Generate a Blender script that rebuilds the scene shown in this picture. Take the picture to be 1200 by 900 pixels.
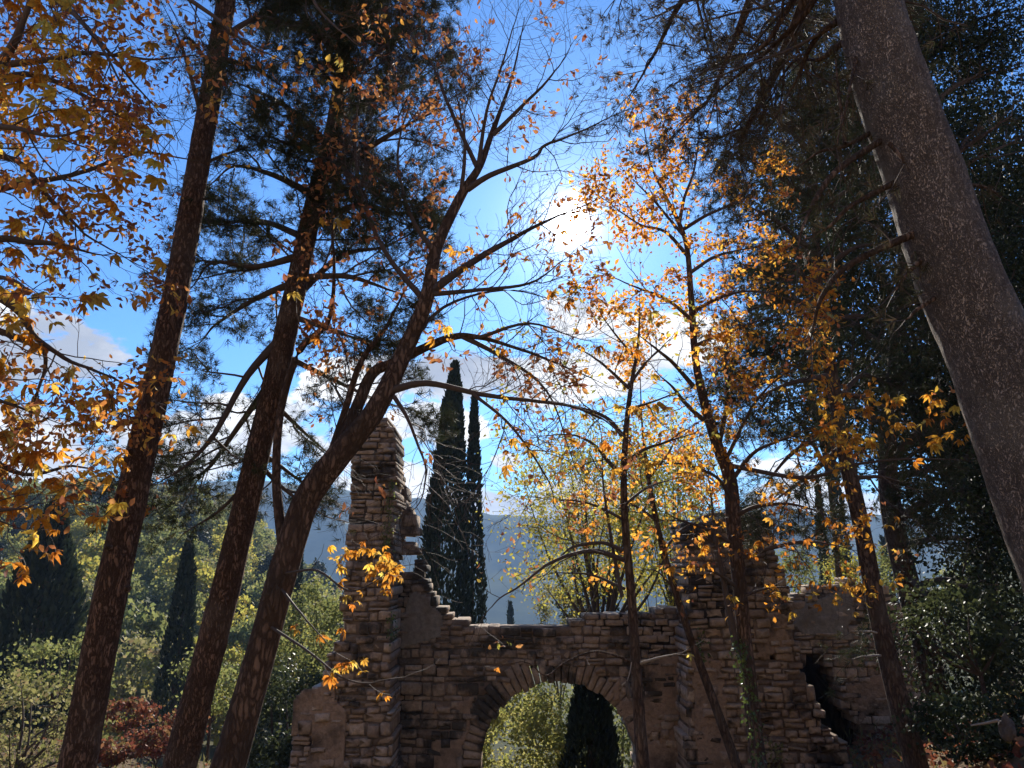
import bpy, bmesh, math, random
import numpy as np
from mathutils import Vector, Matrix, Euler, noise

# ------------------------------------------------------------------ clear
for o in list(bpy.data.objects): bpy.data.objects.remove(o)
scene = bpy.context.scene
COL = scene.collection

# ------------------------------------------------------------------ camera
CAM_Z = 1.6
PITCH = math.radians(13.5)
F = 903.0                                    # focal length in pixels of a 1200 wide picture
cam = bpy.data.cameras.new('camera'); cam.sensor_width = 36; cam.lens = F / 1200 * 36
cam.clip_start = 0.05; cam.clip_end = 12000
camo = bpy.data.objects.new('camera', cam); COL.objects.link(camo)
camo.location = (0, 0, CAM_Z); camo.rotation_euler = (math.pi / 2 + PITCH, 0, 0)
scene.camera = camo
CP, SP = math.cos(PITCH), math.sin(PITCH)

def ray(px, py):
    dx = (px - 600) / F; dv = (450 - py) / F
    return np.array((dx, CP - dv * SP, SP + dv * CP))
def P(px, py, Y):
    d = ray(px, py); return d * (Y / d[1]) + np.array((0, 0, CAM_Z))
def PW(px, py, Y, w):                        # metres for a width in pixels at that place
    d = ray(px, py); return w * (Y / d[1]) / F
def PIX(p):
    v = np.asarray(p) - np.array((0, 0, CAM_Z))
    fw = v[1] * CP + v[2] * SP; up = -v[1] * SP + v[2] * CP
    return 600 + F * v[0] / fw, 450 - F * up / fw, fw

# ------------------------------------------------------------------ sun and sky
sd = ray(668, 262); sd /= np.linalg.norm(sd)
SUN = Vector(sd); SUN_EL = math.asin(sd[2]); SUN_AZ = math.atan2(sd[0], sd[1])
sun = bpy.data.lights.new('sun', 'SUN'); sun.energy = 5.0; sun.angle = math.radians(0.5); sun.color = (1.0, 0.93, 0.82)
suno = bpy.data.objects.new('sun', sun); COL.objects.link(suno); suno.location = SUN * 60
suno.rotation_euler = SUN.to_track_quat('Z', 'Y').to_euler()

world = bpy.data.worlds.new('World'); scene.world = world; world.use_nodes = True
wt = world.node_tree; wt.nodes.clear()
def N(t, kind, **kw):
    n = t.nodes.new(kind)
    for k, v in kw.items():
        if k.startswith('i_'): n.inputs[k[2:].replace('_', ' ')].default_value = v
        else: setattr(n, k, v)
    return n
def math_node(t, op, a, b=None, clamp=False):
    n = t.nodes.new('ShaderNodeMath'); n.operation = op; n.use_clamp = clamp
    for i, v in enumerate((a, b)):
        if v is None: continue
        if isinstance(v, (int, float)): n.inputs[i].default_value = v
        else: t.links.new(v, n.inputs[i])
    return n.outputs[0]
def mix_col(t, fac, a, b, blend='MIX'):
    n = t.nodes.new('ShaderNodeMix'); n.data_type = 'RGBA'; n.blend_type = blend
    for i, v in ((0, fac), (6, a), (7, b)):
        if isinstance(v, (int, float)): n.inputs[i].default_value = v
        elif isinstance(v, (tuple, list)): n.inputs[i].default_value = (*v, 1) if len(v) == 3 else v
        else: t.links.new(v, n.inputs[i])
    return n.outputs[2]
def smooth(t, v, a, b, lo=0.0, hi=1.0):
    n = t.nodes.new('ShaderNodeMapRange'); n.interpolation_type = 'SMOOTHSTEP'
    t.links.new(v, n.inputs[0])
    for i, x in enumerate((a, b, lo, hi)): n.inputs[i + 1].default_value = x
    return n.outputs[0]

sky = N(wt, 'ShaderNodeTexSky', sky_type='NISHITA', sun_disc=False)
sky.sun_elevation = SUN_EL; sky.sun_rotation = SUN_AZ; sky.altitude = 500; sky.air_density = 1.0; sky.dust_density = 0.25; sky.ozone_density = 2.0
tc = N(wt, 'ShaderNodeTexCoord')
nrm = N(wt, 'ShaderNodeVectorMath', operation='NORMALIZE'); wt.links.new(tc.outputs['Generated'], nrm.inputs[0])
D = nrm.outputs[0]
# clouds: fractal noise on a flattened direction, thick where the cloud banks stand
mp = N(wt, 'ShaderNodeMapping'); mp.inputs['Scale'].default_value = (1, 1, 1.9); wt.links.new(D, mp.inputs[0])
n1 = N(wt, 'ShaderNodeTexNoise', i_Scale=9.0, i_Detail=6.0, i_Roughness=0.58); wt.links.new(mp.outputs[0], n1.inputs['Vector'])
n2 = N(wt, 'ShaderNodeTexNoise', i_Scale=4.0, i_Detail=2.0, i_Roughness=0.5); wt.links.new(mp.outputs[0], n2.inputs['Vector'])
cover = None
for cx, cy, r in ((680, 370, .055), (775, 400, .075), (640, 455, .07), (545, 440, .08), (720, 435, .06), (500, 500, .07), (570, 610, .07), (700, 600, .07),
                  (205, 520, .075), (330, 500, .09), (30, 410, .085), (440, 560, .07), (590, 540, .02), (15, 520, .08), (960, 600, .10), (420, 450, .07)):
    d = ray(cx, cy); d /= np.linalg.norm(d)
    sub = N(wt, 'ShaderNodeVectorMath', operation='DISTANCE'); wt.links.new(mp.outputs[0], sub.inputs[0]); sub.inputs[1].default_value = (d[0], d[1], d[2] * 1.9)
    m = smooth(wt, sub.outputs['Value'], r * 1.9, r * .15)
    cover = m if cover is None else math_node(wt, 'MAXIMUM', cover, m)
dens = math_node(wt, 'ADD', n1.outputs['Fac'], math_node(wt, 'MULTIPLY', cover, 0.37))
cmask = smooth(wt, dens, 0.68, 0.75)
sh = math_node(wt, 'ADD', math_node(wt, 'MULTIPLY', n2.outputs['Fac'], 0.7), math_node(wt, 'MULTIPLY', n1.outputs['Fac'], 0.5))
cshade = smooth(wt, sh, 0.46, 0.76)
ccol = mix_col(wt, cshade, (0.25, 0.275, 0.33), (0.80, 0.80, 0.80))
sks = N(wt, 'ShaderNodeHueSaturation', i_Saturation=1.0, i_Value=1.0); wt.links.new(sky.outputs[0], sks.inputs['Color'])
skm = N(wt, 'ShaderNodeVectorMath', operation='SCALE'); wt.links.new(sks.outputs[0], skm.inputs[0]); skm.inputs['Scale'].default_value = 0.13
skt = N(wt, 'ShaderNodeVectorMath', operation='MULTIPLY'); wt.links.new(skm.outputs[0], skt.inputs[0]); skt.inputs[1].default_value = (.25, .475, .75)
base = mix_col(wt, cmask, skt.outputs[0], ccol)
dt = N(wt, 'ShaderNodeVectorMath', operation='DOT_PRODUCT'); wt.links.new(D, dt.inputs[0]); dt.inputs[1].default_value = sd
dc = math_node(wt, 'MAXIMUM', dt.outputs['Value'], 0.0)
glow = math_node(wt, 'ADD', math_node(wt, 'ADD', math_node(wt, 'ADD', math_node(wt, 'MULTIPLY', math_node(wt, 'POWER', dc, 9000), 20.0), math_node(wt, 'MULTIPLY', math_node(wt, 'POWER', dc, 2600), 0.9)),
       math_node(wt, 'MULTIPLY', math_node(wt, 'POWER', dc, 520), 0.26)), math_node(wt, 'MULTIPLY', math_node(wt, 'POWER', dc, 110), 0.06))
gc = N(wt, 'ShaderNodeVectorMath', operation='SCALE'); gc.inputs[0].default_value = (1.0, 0.98, 0.96); wt.links.new(glow, gc.inputs['Scale'])
tot = N(wt, 'ShaderNodeVectorMath', operation='ADD'); wt.links.new(base, tot.inputs[0]); wt.links.new(gc.outputs[0], tot.inputs[1])
bg = N(wt, 'ShaderNodeBackground', i_Strength=1.0); wt.links.new(tot.outputs[0], bg.inputs['Color'])
wo = N(wt, 'ShaderNodeOutputWorld'); wt.links.new(bg.outputs[0], wo.inputs['Surface'])

scene.render.engine = 'CYCLES'
scene.view_settings.view_transform = 'Standard'; scene.view_settings.look = 'None'
scene.view_settings.exposure = 1.05; scene.view_settings.gamma = 1.0; scene.view_settings.use_curve_mapping = False
scene.cycles.max_bounces = 6; scene.cycles.transmission_bounces = 4; scene.cycles.volume_bounces = 0
scene.cycles.transparent_max_bounces = 8

# ------------------------------------------------------------------ materials
def new_mat(name):
    m = bpy.data.materials.new(name); m.use_nodes = True; t = m.node_tree; t.nodes.clear()
    out = t.nodes.new('ShaderNodeOutputMaterial'); return m, t, out
def ramp(t, fac, cols):
    r = t.nodes.new('ShaderNodeValToRGB'); e = r.color_ramp.elements
    while len(e) < len(cols): e.new(0.5)
    for i, c in enumerate(cols):
        e[i].position = i / max(1, len(cols) - 1); e[i].color = (*c, 1)
    t.links.new(fac, r.inputs[0]); return r.outputs[0]
def leaf_mat(name, cols, per='island', trans=0.5, rough=0.6, spec=0.08):
    m, t, out = new_mat(name)
    if per == 'island': f = N(t, 'ShaderNodeNewGeometry').outputs['Random Per Island']
    else: f = N(t, 'ShaderNodeObjectInfo').outputs['Random']
    c = ramp(t, f, cols)
    b = N(t, 'ShaderNodeBsdfPrincipled', i_Roughness=rough); b.inputs['Specular IOR Level'].default_value = spec
    nz = N(t, 'ShaderNodeTexNoise', i_Scale=60.0, i_Detail=3.0)
    gm = N(t, 'ShaderNodeNewGeometry'); t.links.new(gm.outputs['Position'], nz.inputs['Vector'])
    c2 = mix_col(t, smooth(t, nz.outputs['Fac'], .35, .7, 0, .45), c, (.10, .045, .015))
    t.links.new(c2 if per != 'island' else c, b.inputs['Base Color'])
    tr = N(t, 'ShaderNodeBsdfTranslucent'); t.links.new(c2 if per != 'island' else c, tr.inputs['Color'])
    mx = N(t, 'ShaderNodeMixShader'); mx.inputs[0].default_value = trans
    t.links.new(b.outputs[0], mx.inputs[1]); t.links.new(tr.outputs[0], mx.inputs[2]); t.links.new(mx.outputs[0], out.inputs['Surface'])
    return m
def bark_mat(name, a, b_, c_=None, scale=9.0, stretch=0.22, bump=0.6):
    m, t, out = new_mat(name)
    co = N(t, 'ShaderNodeTexCoord'); mp = N(t, 'ShaderNodeMapping'); mp.inputs['Scale'].default_value = (1, 1, stretch); t.links.new(co.outputs['Object'], mp.inputs[0])
    nz = N(t, 'ShaderNodeTexNoise', i_Scale=scale * .7, i_Detail=7.0, i_Roughness=.65); t.links.new(mp.outputs[0], nz.inputs['Vector'])
    vo = N(t, 'ShaderNodeTexVoronoi', i_Scale=scale * 2.2); vo.feature = 'DISTANCE_TO_EDGE'
    dv = mix_col(t, .16, mp.outputs[0], nz.outputs['Color'], 'ADD'); t.links.new(dv, vo.inputs['Vector'])
    crack = smooth(t, vo.outputs['Distance'], 0.0, 0.22)
    c = mix_col(t, smooth(t, nz.outputs['Fac'], .35, .68), a, b_)
    n3 = N(t, 'ShaderNodeTexNoise', i_Scale=2.2, i_Detail=5.0); t.links.new(co.outputs['Object'], n3.inputs['Vector'])
    if c_: c = mix_col(t, smooth(t, n3.outputs['Fac'], .50, .66, 0, .8), c, c_)
    c = mix_col(t, math_node(t, 'MAXIMUM', crack, smooth(t, n3.outputs['Fac'], .46, .70, 0, .8)), tuple(x * .68 for x in a), c)
    b = N(t, 'ShaderNodeBsdfPrincipled', i_Roughness=.9); b.inputs['Specular IOR Level'].default_value = .12; t.links.new(c, b.inputs['Base Color'])
    h = math_node(t, 'ADD', math_node(t, 'MULTIPLY', crack, .7), math_node(t, 'MULTIPLY', nz.outputs['Fac'], .8))
    bp = N(t, 'ShaderNodeBump', i_Strength=bump, i_Distance=.05); t.links.new(h, bp.inputs['Height']); t.links.new(bp.outputs[0], b.inputs['Normal'])
    t.links.new(b.outputs[0], out.inputs['Surface']); return m
def rock_mat(name, cols, stain=(.025, .022, .018), lo=.50, hi=.62, bump=.7, rnd=True, stain_scale=.9):
    m, t, out = new_mat(name)
    gm = N(t, 'ShaderNodeNewGeometry'); oi = N(t, 'ShaderNodeObjectInfo')
    nz = N(t, 'ShaderNodeTexNoise', i_Scale=14.0, i_Detail=8.0, i_Roughness=.65); t.links.new(gm.outputs['Position'], nz.inputs['Vector'])
    ns = N(t, 'ShaderNodeTexNoise', i_Scale=stain_scale, i_Detail=6.0, i_Roughness=.6); t.links.new(gm.outputs['Position'], ns.inputs['Vector'])
    nl = N(t, 'ShaderNodeTexNoise', i_Scale=3.1, i_Detail=4.0); t.links.new(gm.outputs['Position'], nl.inputs['Vector'])
    fac = oi.outputs['Random'] if rnd else gm.outputs['Random Per Island']
    c = ramp(t, fac, cols)
    c = mix_col(t, .75, c, mix_col(t, nz.outputs['Fac'], (.0, .0, .0), (2.0, 1.95, 1.9)), 'MULTIPLY')
    c = mix_col(t, smooth(t, nl.outputs['Fac'], .45, .7, 0, .5), c, (.17, .12, .08))
    c = mix_col(t, smooth(t, ns.outputs['Fac'], lo, hi, 0, .85), c, stain)
    b = N(t, 'ShaderNodeBsdfPrincipled', i_Roughness=.92); b.inputs['Specular IOR Level'].default_value = .1; t.links.new(c, b.inputs['Base Color'])
    hh = math_node(t, 'ADD', nz.outputs['Fac'], math_node(t, 'MULTIPLY', nl.outputs['Fac'], 1.6))
    bp = N(t, 'ShaderNodeBump', i_Strength=bump, i_Distance=.06); t.links.new(hh, bp.inputs['Height']); t.links.new(bp.outputs[0], b.inputs['Normal'])
    t.links.new(b.outputs[0], out.inputs['Surface']); return m
def plain_mat(name, col, rough=.8):
    m, t, out = new_mat(name)
    b = N(t, 'ShaderNodeBsdfPrincipled', i_Roughness=rough)
    nz = N(t, 'ShaderNodeTexNoise', i_Scale=25.0, i_Detail=5.0); gm = N(t, 'ShaderNodeNewGeometry'); t.links.new(gm.outputs['Position'], nz.inputs['Vector'])
    t.links.new(mix_col(t, nz.outputs['Fac'], tuple(x * .65 for x in col), tuple(min(1, x * 1.3) for x in col)), b.inputs['Base Color'])
    t.links.new(b.outputs[0], out.inputs['Surface']); return m

M = {}
M['bark_pine'] = bark_mat('bark_pine', (.13, .078, .054), (.27, .165, .112), (.19, .14, .105), 16, .3, .9)
M['bark_big'] = bark_mat('bark_big', (.27, .215, .175), (.50, .405, .33), (.38, .33, .28), 26, .45, 1.0)
M['bark_chestnut'] = bark_mat('bark_chestnut', (.11, .07, .048), (.23, .15, .105), (.055, .042, .034), 10, .3, .8)
M['bark_dark'] = bark_mat('bark_dark', (.085, .055, .04), (.19, .125, .085), (.14, .11, .085), 11, .25, .7)
M['twig'] = plain_mat('twig', (.075, .052, .04))
M['twig_pale'] = plain_mat('twig_pale', (.30, .25, .20))
AUT = [(.45, .14, .04), (.60, .22, .05), (.72, .30, .06), (.45, .15, .05), (.80, .45, .08), (.60, .24, .05), (.82, .55, .10), (.40, .13, .05)]
M['leaf_autumn'] = leaf_mat('leaf_autumn', AUT, trans=.55)
M['leaf_autumn_one'] = leaf_mat('leaf_autumn_one', [(.70, .27, .03), (.85, .50, .06), (.55, .18, .03), (.88, .62, .10), (.75, .34, .04), (.62, .22, .03), (.80, .66, .15)], per='object', trans=.78)
M['leaf_rust'] = leaf_mat('leaf_rust', [(.22, .08, .05), (.36, .14, .06), (.48, .21, .07), (.25, .09, .05), (.60, .30, .10), (.32, .12, .07)], trans=.5)
M['leaf_orange'] = leaf_mat('leaf_orange', [(.70, .26, .03), (.80, .42, .05), (.55, .17, .03), (.85, .55, .08), (.45, .15, .04), (.78, .36, .04)], trans=.75)
M['leaf_yellowgreen'] = leaf_mat('leaf_yellowgreen', [(.28, .28, .05), (.40, .36, .07), (.20, .23, .055), (.54, .44, .08), (.33, .30, .055), (.46, .32, .07)], trans=.62)
M['leaf_olive'] = leaf_mat('leaf_olive', [(.15, .18, .06), (.25, .26, .085), (.12, .15, .05), (.31, .29, .09), (.19, .21, .07)], trans=.55)
M['leaf_bush'] = leaf_mat('leaf_bush', [(.17, .18, .06), (.28, .26, .09), (.12, .12, .045), (.36, .32, .14), (.20, .14, .07)], trans=.5)
M['leaf_arch'] = leaf_mat('leaf_arch', [(.26, .27, .07), (.38, .36, .10), (.18, .20, .055), (.46, .42, .14), (.30, .25, .08)], trans=.6)
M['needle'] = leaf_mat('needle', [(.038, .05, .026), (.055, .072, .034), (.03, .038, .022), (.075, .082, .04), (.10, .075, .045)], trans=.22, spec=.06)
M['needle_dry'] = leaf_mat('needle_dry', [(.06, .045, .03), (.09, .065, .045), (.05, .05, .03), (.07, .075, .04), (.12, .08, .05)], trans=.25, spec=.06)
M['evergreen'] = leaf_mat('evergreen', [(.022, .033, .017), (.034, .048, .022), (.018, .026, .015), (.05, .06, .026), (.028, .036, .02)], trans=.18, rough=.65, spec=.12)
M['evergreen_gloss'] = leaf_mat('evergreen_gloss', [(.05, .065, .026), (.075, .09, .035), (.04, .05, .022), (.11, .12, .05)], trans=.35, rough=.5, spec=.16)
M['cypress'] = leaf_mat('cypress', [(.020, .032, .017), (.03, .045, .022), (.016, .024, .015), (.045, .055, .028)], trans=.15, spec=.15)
M['ivy'] = leaf_mat('ivy', [(.06, .10, .025), (.10, .15, .035), (.16, .20, .05), (.05, .08, .02)], trans=.4, rough=.4, spec=.4)
M['grass'] = leaf_mat('grass', [(.22, .20, .08), (.15, .17, .05), (.30, .24, .12), (.10, .13, .04)], trans=.4)
M['litter'] = leaf_mat('litter', [(.26, .075, .045), (.34, .12, .06), (.18, .07, .045), (.36, .17, .08), (.24, .20, .07), (.15, .05, .035), (.30, .09, .06)], trans=.35)
STONE = [(.32, .24, .18), (.47, .37, .28), (.38, .28, .20), (.54, .43, .33), (.42, .32, .24), (.29, .215, .16), (.45, .33, .23)]
M['stone'] = rock_mat('stone', STONE, lo=.52, hi=.62, stain_scale=1.3)
M['stone_loose'] = rock_mat('stone_loose', STONE, rnd=False, lo=.52, hi=.62, stain_scale=1.3)
M['stone_arch'] = rock_mat('stone_arch', [(.34, .26, .19), (.46, .36, .27), (.39, .30, .22), (.30, .23, .17), (.42, .31, .22)], stain=(.025, .024, .02), lo=.49, hi=.58, stain_scale=1.0)
M['stone_arch_loose'] = rock_mat('stone_arch_loose', [(.34, .26, .19), (.46, .36, .27), (.39, .30, .22), (.30, .23, .17), (.42, .31, .22)], stain=(.025, .024, .02), lo=.49, hi=.58, rnd=False, stain_scale=1.0)
M['mortar'] = rock_mat('mortar', [(.20, .15, .11), (.24, .18, .135)], lo=.5, hi=.62)
M['plaster'] = rock_mat('plaster', [(.33, .235, .165), (.37, .26, .18)], lo=.50, hi=.66, bump=.8)
M['plaster_grey'] = rock_mat('plaster_grey', [(.26, .235, .20), (.28, .25, .215)], lo=.6, hi=.75, bump=.4)
M['rock'] = rock_mat('rock', [(.10, .085, .07), (.12, .10, .085)], lo=.52, hi=.66)

# ------------------------------------------------------------------ mesh helpers
def tag(o, label=None, cat=None, group=None, kind=None):
    if label: o['label'] = label
    if cat: o['category'] = cat
    if group: o['group'] = group
    if kind: o['kind'] = kind
    return o
def empty(name, loc):
    o = bpy.data.objects.new(name, None); COL.objects.link(o); o.location = [float(x) for x in loc]; o.empty_display_size = .2; return o
def mesh_np(name, V, Fq, mat, smooth_=False):
    """V (n,3), Fq list of arrays of faces with equal length each"""
    me = bpy.data.meshes.new(name)
    V = np.asarray(V, dtype=np.float32); me.vertices.add(len(V)); me.vertices.foreach_set('co', V.ravel())
    loops = []; starts = []; tot = 0
    for f in Fq:
        f = np.asarray(f, dtype=np.int32)
        if len(f) == 0: continue
        n, k = f.shape; loops.append(f.ravel()); starts.append(tot + np.arange(n, dtype=np.int32) * k); tot += n * k
    loops = np.concatenate(loops); starts = np.concatenate(starts)
    me.loops.add(len(loops)); me.loops.foreach_set('vertex_index', loops)
    me.polygons.add(len(starts)); me.polygons.foreach_set('loop_start', starts)
    if smooth_: me.polygons.foreach_set('use_smooth', np.ones(len(starts), dtype=bool))
    me.materials.append(mat); me.update(calc_edges=True); me.validate(); return me
def link(name, me, parent=None, origin=None):
    o = bpy.data.objects.new(name, me); COL.objects.link(o)
    if parent is not None: o.parent = parent
    return o
def part(name, V, Fq, mat, parent=None, smooth_=False, kind=None):
    """world coordinate geometry; stored relative to the parent's base (parents are never rotated)"""
    V = np.asarray(V, dtype=np.float64)
    org = np.zeros(3)
    q = parent
    while q is not None: org = org + np.array(q.location); q = q.parent
    o = link(name, mesh_np(name, V - org, Fq, mat, smooth_), parent)
    if kind: o['kind'] = kind
    return o

def catmull(ctrl, per=6):
    c = np.asarray(ctrl, float); n = len(c)
    if n < 3: 
        t = np.linspace(0, 1, per + 1)[:, None]; return c[0] * (1 - t) + c[-1] * t
    p = np.vstack([2 * c[0] - c[1], c, 2 * c[-1] - c[-2]]); out = []
    for i in range(n - 1):
        a, b, d, e = p[i], p[i + 1], p[i + 2], p[i + 3]
        for k in range(per):
            t = k / per
            out.append(.5 * ((2 * b) + (d - a) * t + (2 * a - 5 * b + 4 * d - e) * t * t + (3 * b - a - 3 * d + e) * t ** 3))
    out.append(c[-1]); return np.array(out)
def pxpath(pts, per=6):
    """[(px,py,Y,width_px)...] -> points, radii"""
    c = np.array([[*P(p[0], p[1], p[2]), PW(p[0], p[1], p[2], p[3]) / 2] for p in pts])
    r = catmull(c, per); return r[:, :3], np.maximum(r[:, 3], .0012)

def tubes(paths):
    """paths: list of (pts, radii, sides) -> V, quads, tris"""
    VV, Q, T = [], [], []; off = 0
    for pts, rad, k in paths:
        n = len(pts)
        tan = np.gradient(pts, axis=0); tan /= (np.linalg.norm(tan, axis=1, keepdims=True) + 1e-9)
        ref = np.array((.31, .17, .93)) if abs(tan[0] @ np.array((.31, .17, .93))) < .9 else np.array((.93, .2, .1))
        u = np.cross(tan, ref); u /= (np.linalg.norm(u, axis=1, keepdims=True) + 1e-9); w = np.cross(tan, u)
        a = np.arange(k) / k * 2 * math.pi
        ring = pts[:, None, :] + rad[:, None, None] * (u[:, None, :] * np.cos(a)[None, :, None] + w[:, None, :] * np.sin(a)[None, :, None])
        VV.append(ring.reshape(-1, 3))
        i = np.arange(n - 1)[:, None] * k; j = np.arange(k)[None, :]; j2 = (j + 1) % k
        Q.append(np.stack([off + i + j, off + i + j2, off + i + k + j2, off + i + k + j], -1).reshape(-1, 4))
        off += n * k
        if k >= 6:
            VV.append(pts[-1][None]); e = off - k
            T.append(np.array([[e + q, e + (q + 1) % k, off] for q in range(k)])); off += 1
    return np.vstack(VV), [np.vstack(Q)] + ([np.vstack(T)] if T else [])

def trunk_mesh(pts, rad, sides, rng, rough=.06, flare=0.0):
    """one closed tapering trunk with lumps and bark plates in the outline"""
    L = np.r_[0, np.cumsum(np.linalg.norm(np.diff(pts, axis=0), axis=1))]
    n = int(L[-1] / max(.035, rad.max() * .22)) + 2
    s = np.linspace(0, L[-1], n)
    pp = np.stack([np.interp(s, L, pts[:, i]) for i in range(3)], 1); rr = np.interp(s, L, rad)
    rr = rr * (1 + flare * np.exp(-s / .35))
    V, Fq = tubes([(pp, rr, sides)])
    seed = rng.random() * 50
    body = V[:n * sides]
    ctr = np.repeat(pp, sides, 0); d = body - ctr; rl = np.linalg.norm(d, axis=1, keepdims=True) + 1e-9
    amp = np.empty(len(body))
    for i, v in enumerate(body):
        q = Vector((v[0] * 5 + seed, v[1] * 5, v[2] * 2.2)); q2 = Vector((v[0] * 19 + seed, v[1] * 19, v[2] * 7)); 
        amp[i] = noise.noise(q) * .9 + noise.noise(q2) * .6
    V[:n * sides] = ctr + d * (1 + rough * amp[:, None])
    return V, Fq

# leaf templates -------------------------------------------------------------------
LEAF8 = (np.array([(0, 0, 0), (-.2, .33, .07), (0, .36, 0), (.2, .33, .07), (-.26, .66, .05), (0, .68, -.05), (.26, .66, .05), (0, 1, -.2)]),
         [(0, 2, 1), (0, 3, 2), (1, 2, 5), (1, 5, 4), (2, 3, 6), (2, 6, 5), (4, 5, 7), (5, 6, 7)])
LEAF4 = (np.array([(0, 0, 0), (-.27, .5, .1), (.27, .5, .1), (0, 1, -.08)]), [(0, 2, 1), (1, 2, 3)])
LEAFW = (np.array([(0, 0, 0), (-.36, .5, .08), (.36, .5, .1), (0, 1, -.05)]), [(0, 2, 1), (1, 2, 3)])
def rot_frames(d, rng, roll=math.pi):
    """orthonormal frames whose y axis is d, random roll"""
    d = d / (np.linalg.norm(d, axis=1, keepdims=True) + 1e-9)
    ref = np.where(np.abs(d[:, 2:3]) < .92, np.array([[0, 0, 1.]]), np.array([[1., 0, 0]]))
    x = np.cross(d, ref); x /= (np.linalg.norm(x, axis=1, keepdims=True) + 1e-9); z = np.cross(x, d)
    a = rng.uniform(-roll, roll, len(d))[:, None]
    x2 = x * np.cos(a) + z * np.sin(a); z2 = np.cross(x2, d)
    return x2, d, z2
def scatter(template, pos, dirs, size, rng, roll=math.pi, width=1.0):
    tv, tf = template; n = len(pos)
    x, y, z = rot_frames(dirs, rng, roll); s = np.asarray(size).reshape(-1, 1, 1) if np.ndim(size) else size
    V = pos[:, None, :] + s * (tv[None, :, 0:1] * width * x[:, None, :] + tv[None, :, 1:2] * y[:, None, :] + tv[None, :, 2:3] * z[:, None, :])
    Fa = (np.array(tf)[None] + (np.arange(n) * len(tv))[:, None, None]).reshape(-1, 3)
    return V.reshape(-1, 3), [Fa]
def tuft_template(rng, k=14, spread=.9, w=.028):
    V, T = [], []
    for i in range(k):
        a = rng.uniform(0, 2 * math.pi); s = rng.uniform(.25, spread)
        d = np.array((math.cos(a) * s, 1 - .35 * s, math.sin(a) * s)); d /= np.linalg.norm(d); d *= rng.uniform(.75, 1.1)
        b = np.array((0, rng.uniform(-.25, .35), 0)); p = np.cross(d, np.array((.3, .2, .8))); p /= np.linalg.norm(p)
        V += [b - p * w, b + p * w, b + d]; T.append((3 * i, 3 * i + 1, 3 * i + 2))
    return np.array(V), T

# palmate chestnut leaves, a few shared variants
def palmate(rng, n=6, curl=.3):
    V, T = [], []
    for i in range(n):
        a = (i - (n - 1) / 2) / n * math.radians(215) + rng.normal(0, .08)
        L = (1 - .38 * abs(i - (n - 1) / 2) / (n / 2)) * rng.uniform(.85, 1.1); c = curl * rng.uniform(-.2, 1.8); tw = rng.normal(0, .35)
        off = len(V)
        for (x, y, z) in LEAF8[0]:
            x1, z1 = x * math.cos(tw) - z * math.sin(tw), x * math.sin(tw) + z * math.cos(tw)
            x1 *= .82 * L; y1 = y * L; z1 = z1 * L - c * y * y
            V.append((x1 * math.cos(a) + y1 * math.sin(a), y1 * math.cos(a) - x1 * math.sin(a), z1))
        T += [tuple(off + q for q in f) for f in LEAF8[1]]
    o = len(V); V += [(-.012, 0, 0), (.012, 0, 0), (0, -.5, .06)]; T.append((o, o + 1, o + 2))
    return mesh_np('leaf', np.array(V), [np.array(T)], M['leaf_autumn_one'])
_r = np.random.default_rng(3)
PALM = [palmate(_r, n, c) for n, c in ((5, .2), (6, .35), (7, .5), (5, .6), (6, .1), (5, .8), (4, .5), (7, .3))]
def leaf_objects(parent, spots, rng, size):
    """spots: list of positions; each leaf is a part of its own"""
    org = np.array(parent.location)
    for p in spots:
        o = link('leaf', PALM[rng.integers(len(PALM))], parent)
        o.location = [float(v) for v in (np.asarray(p) - org)]
        o.rotation_euler = (rng.uniform(-.9, .5) - .3, rng.uniform(-.8, .8), rng.uniform(0, 6.28))
        s = float(rng.uniform(.7, 1.2) * size); o.scale = (s, s, s)

# branch growth -----------------------------------------------------------------------
def grow(paths, tips, start, d, length, r, level, rng, cfg):
    n = max(4, min(9, int(length / cfg.get('seg', .14)) + 2))
    pts = [np.asarray(start, float)]; d = d / (np.linalg.norm(d) + 1e-9); step = length / (n - 1)
    up = np.array((0, 0, cfg.get('up', .12))); wig = cfg.get('wig', .22)
    for i in range(n - 1):
        d = d + rng.normal(0, wig, 3) + up * (i / n); d /= np.linalg.norm(d); pts.append(pts[-1] + d * step)
    pts = np.array(pts); rad = np.linspace(r, max(r * .4, cfg.get('rmin', .0018)), n)
    paths.append((pts, rad, 5 if r > .012 else 3))
    if level > 0:
        side(paths, tips, pts, rad, level, rng, cfg, t0=.2)
    else:
        tips.append((pts[-1], d)); 
    tips.append((pts[-1], d)) if level > 0 else None
    if level == 0 and n > 3: tips.append((pts[n // 2], pts[n // 2] - pts[n // 2 - 1]))
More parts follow.
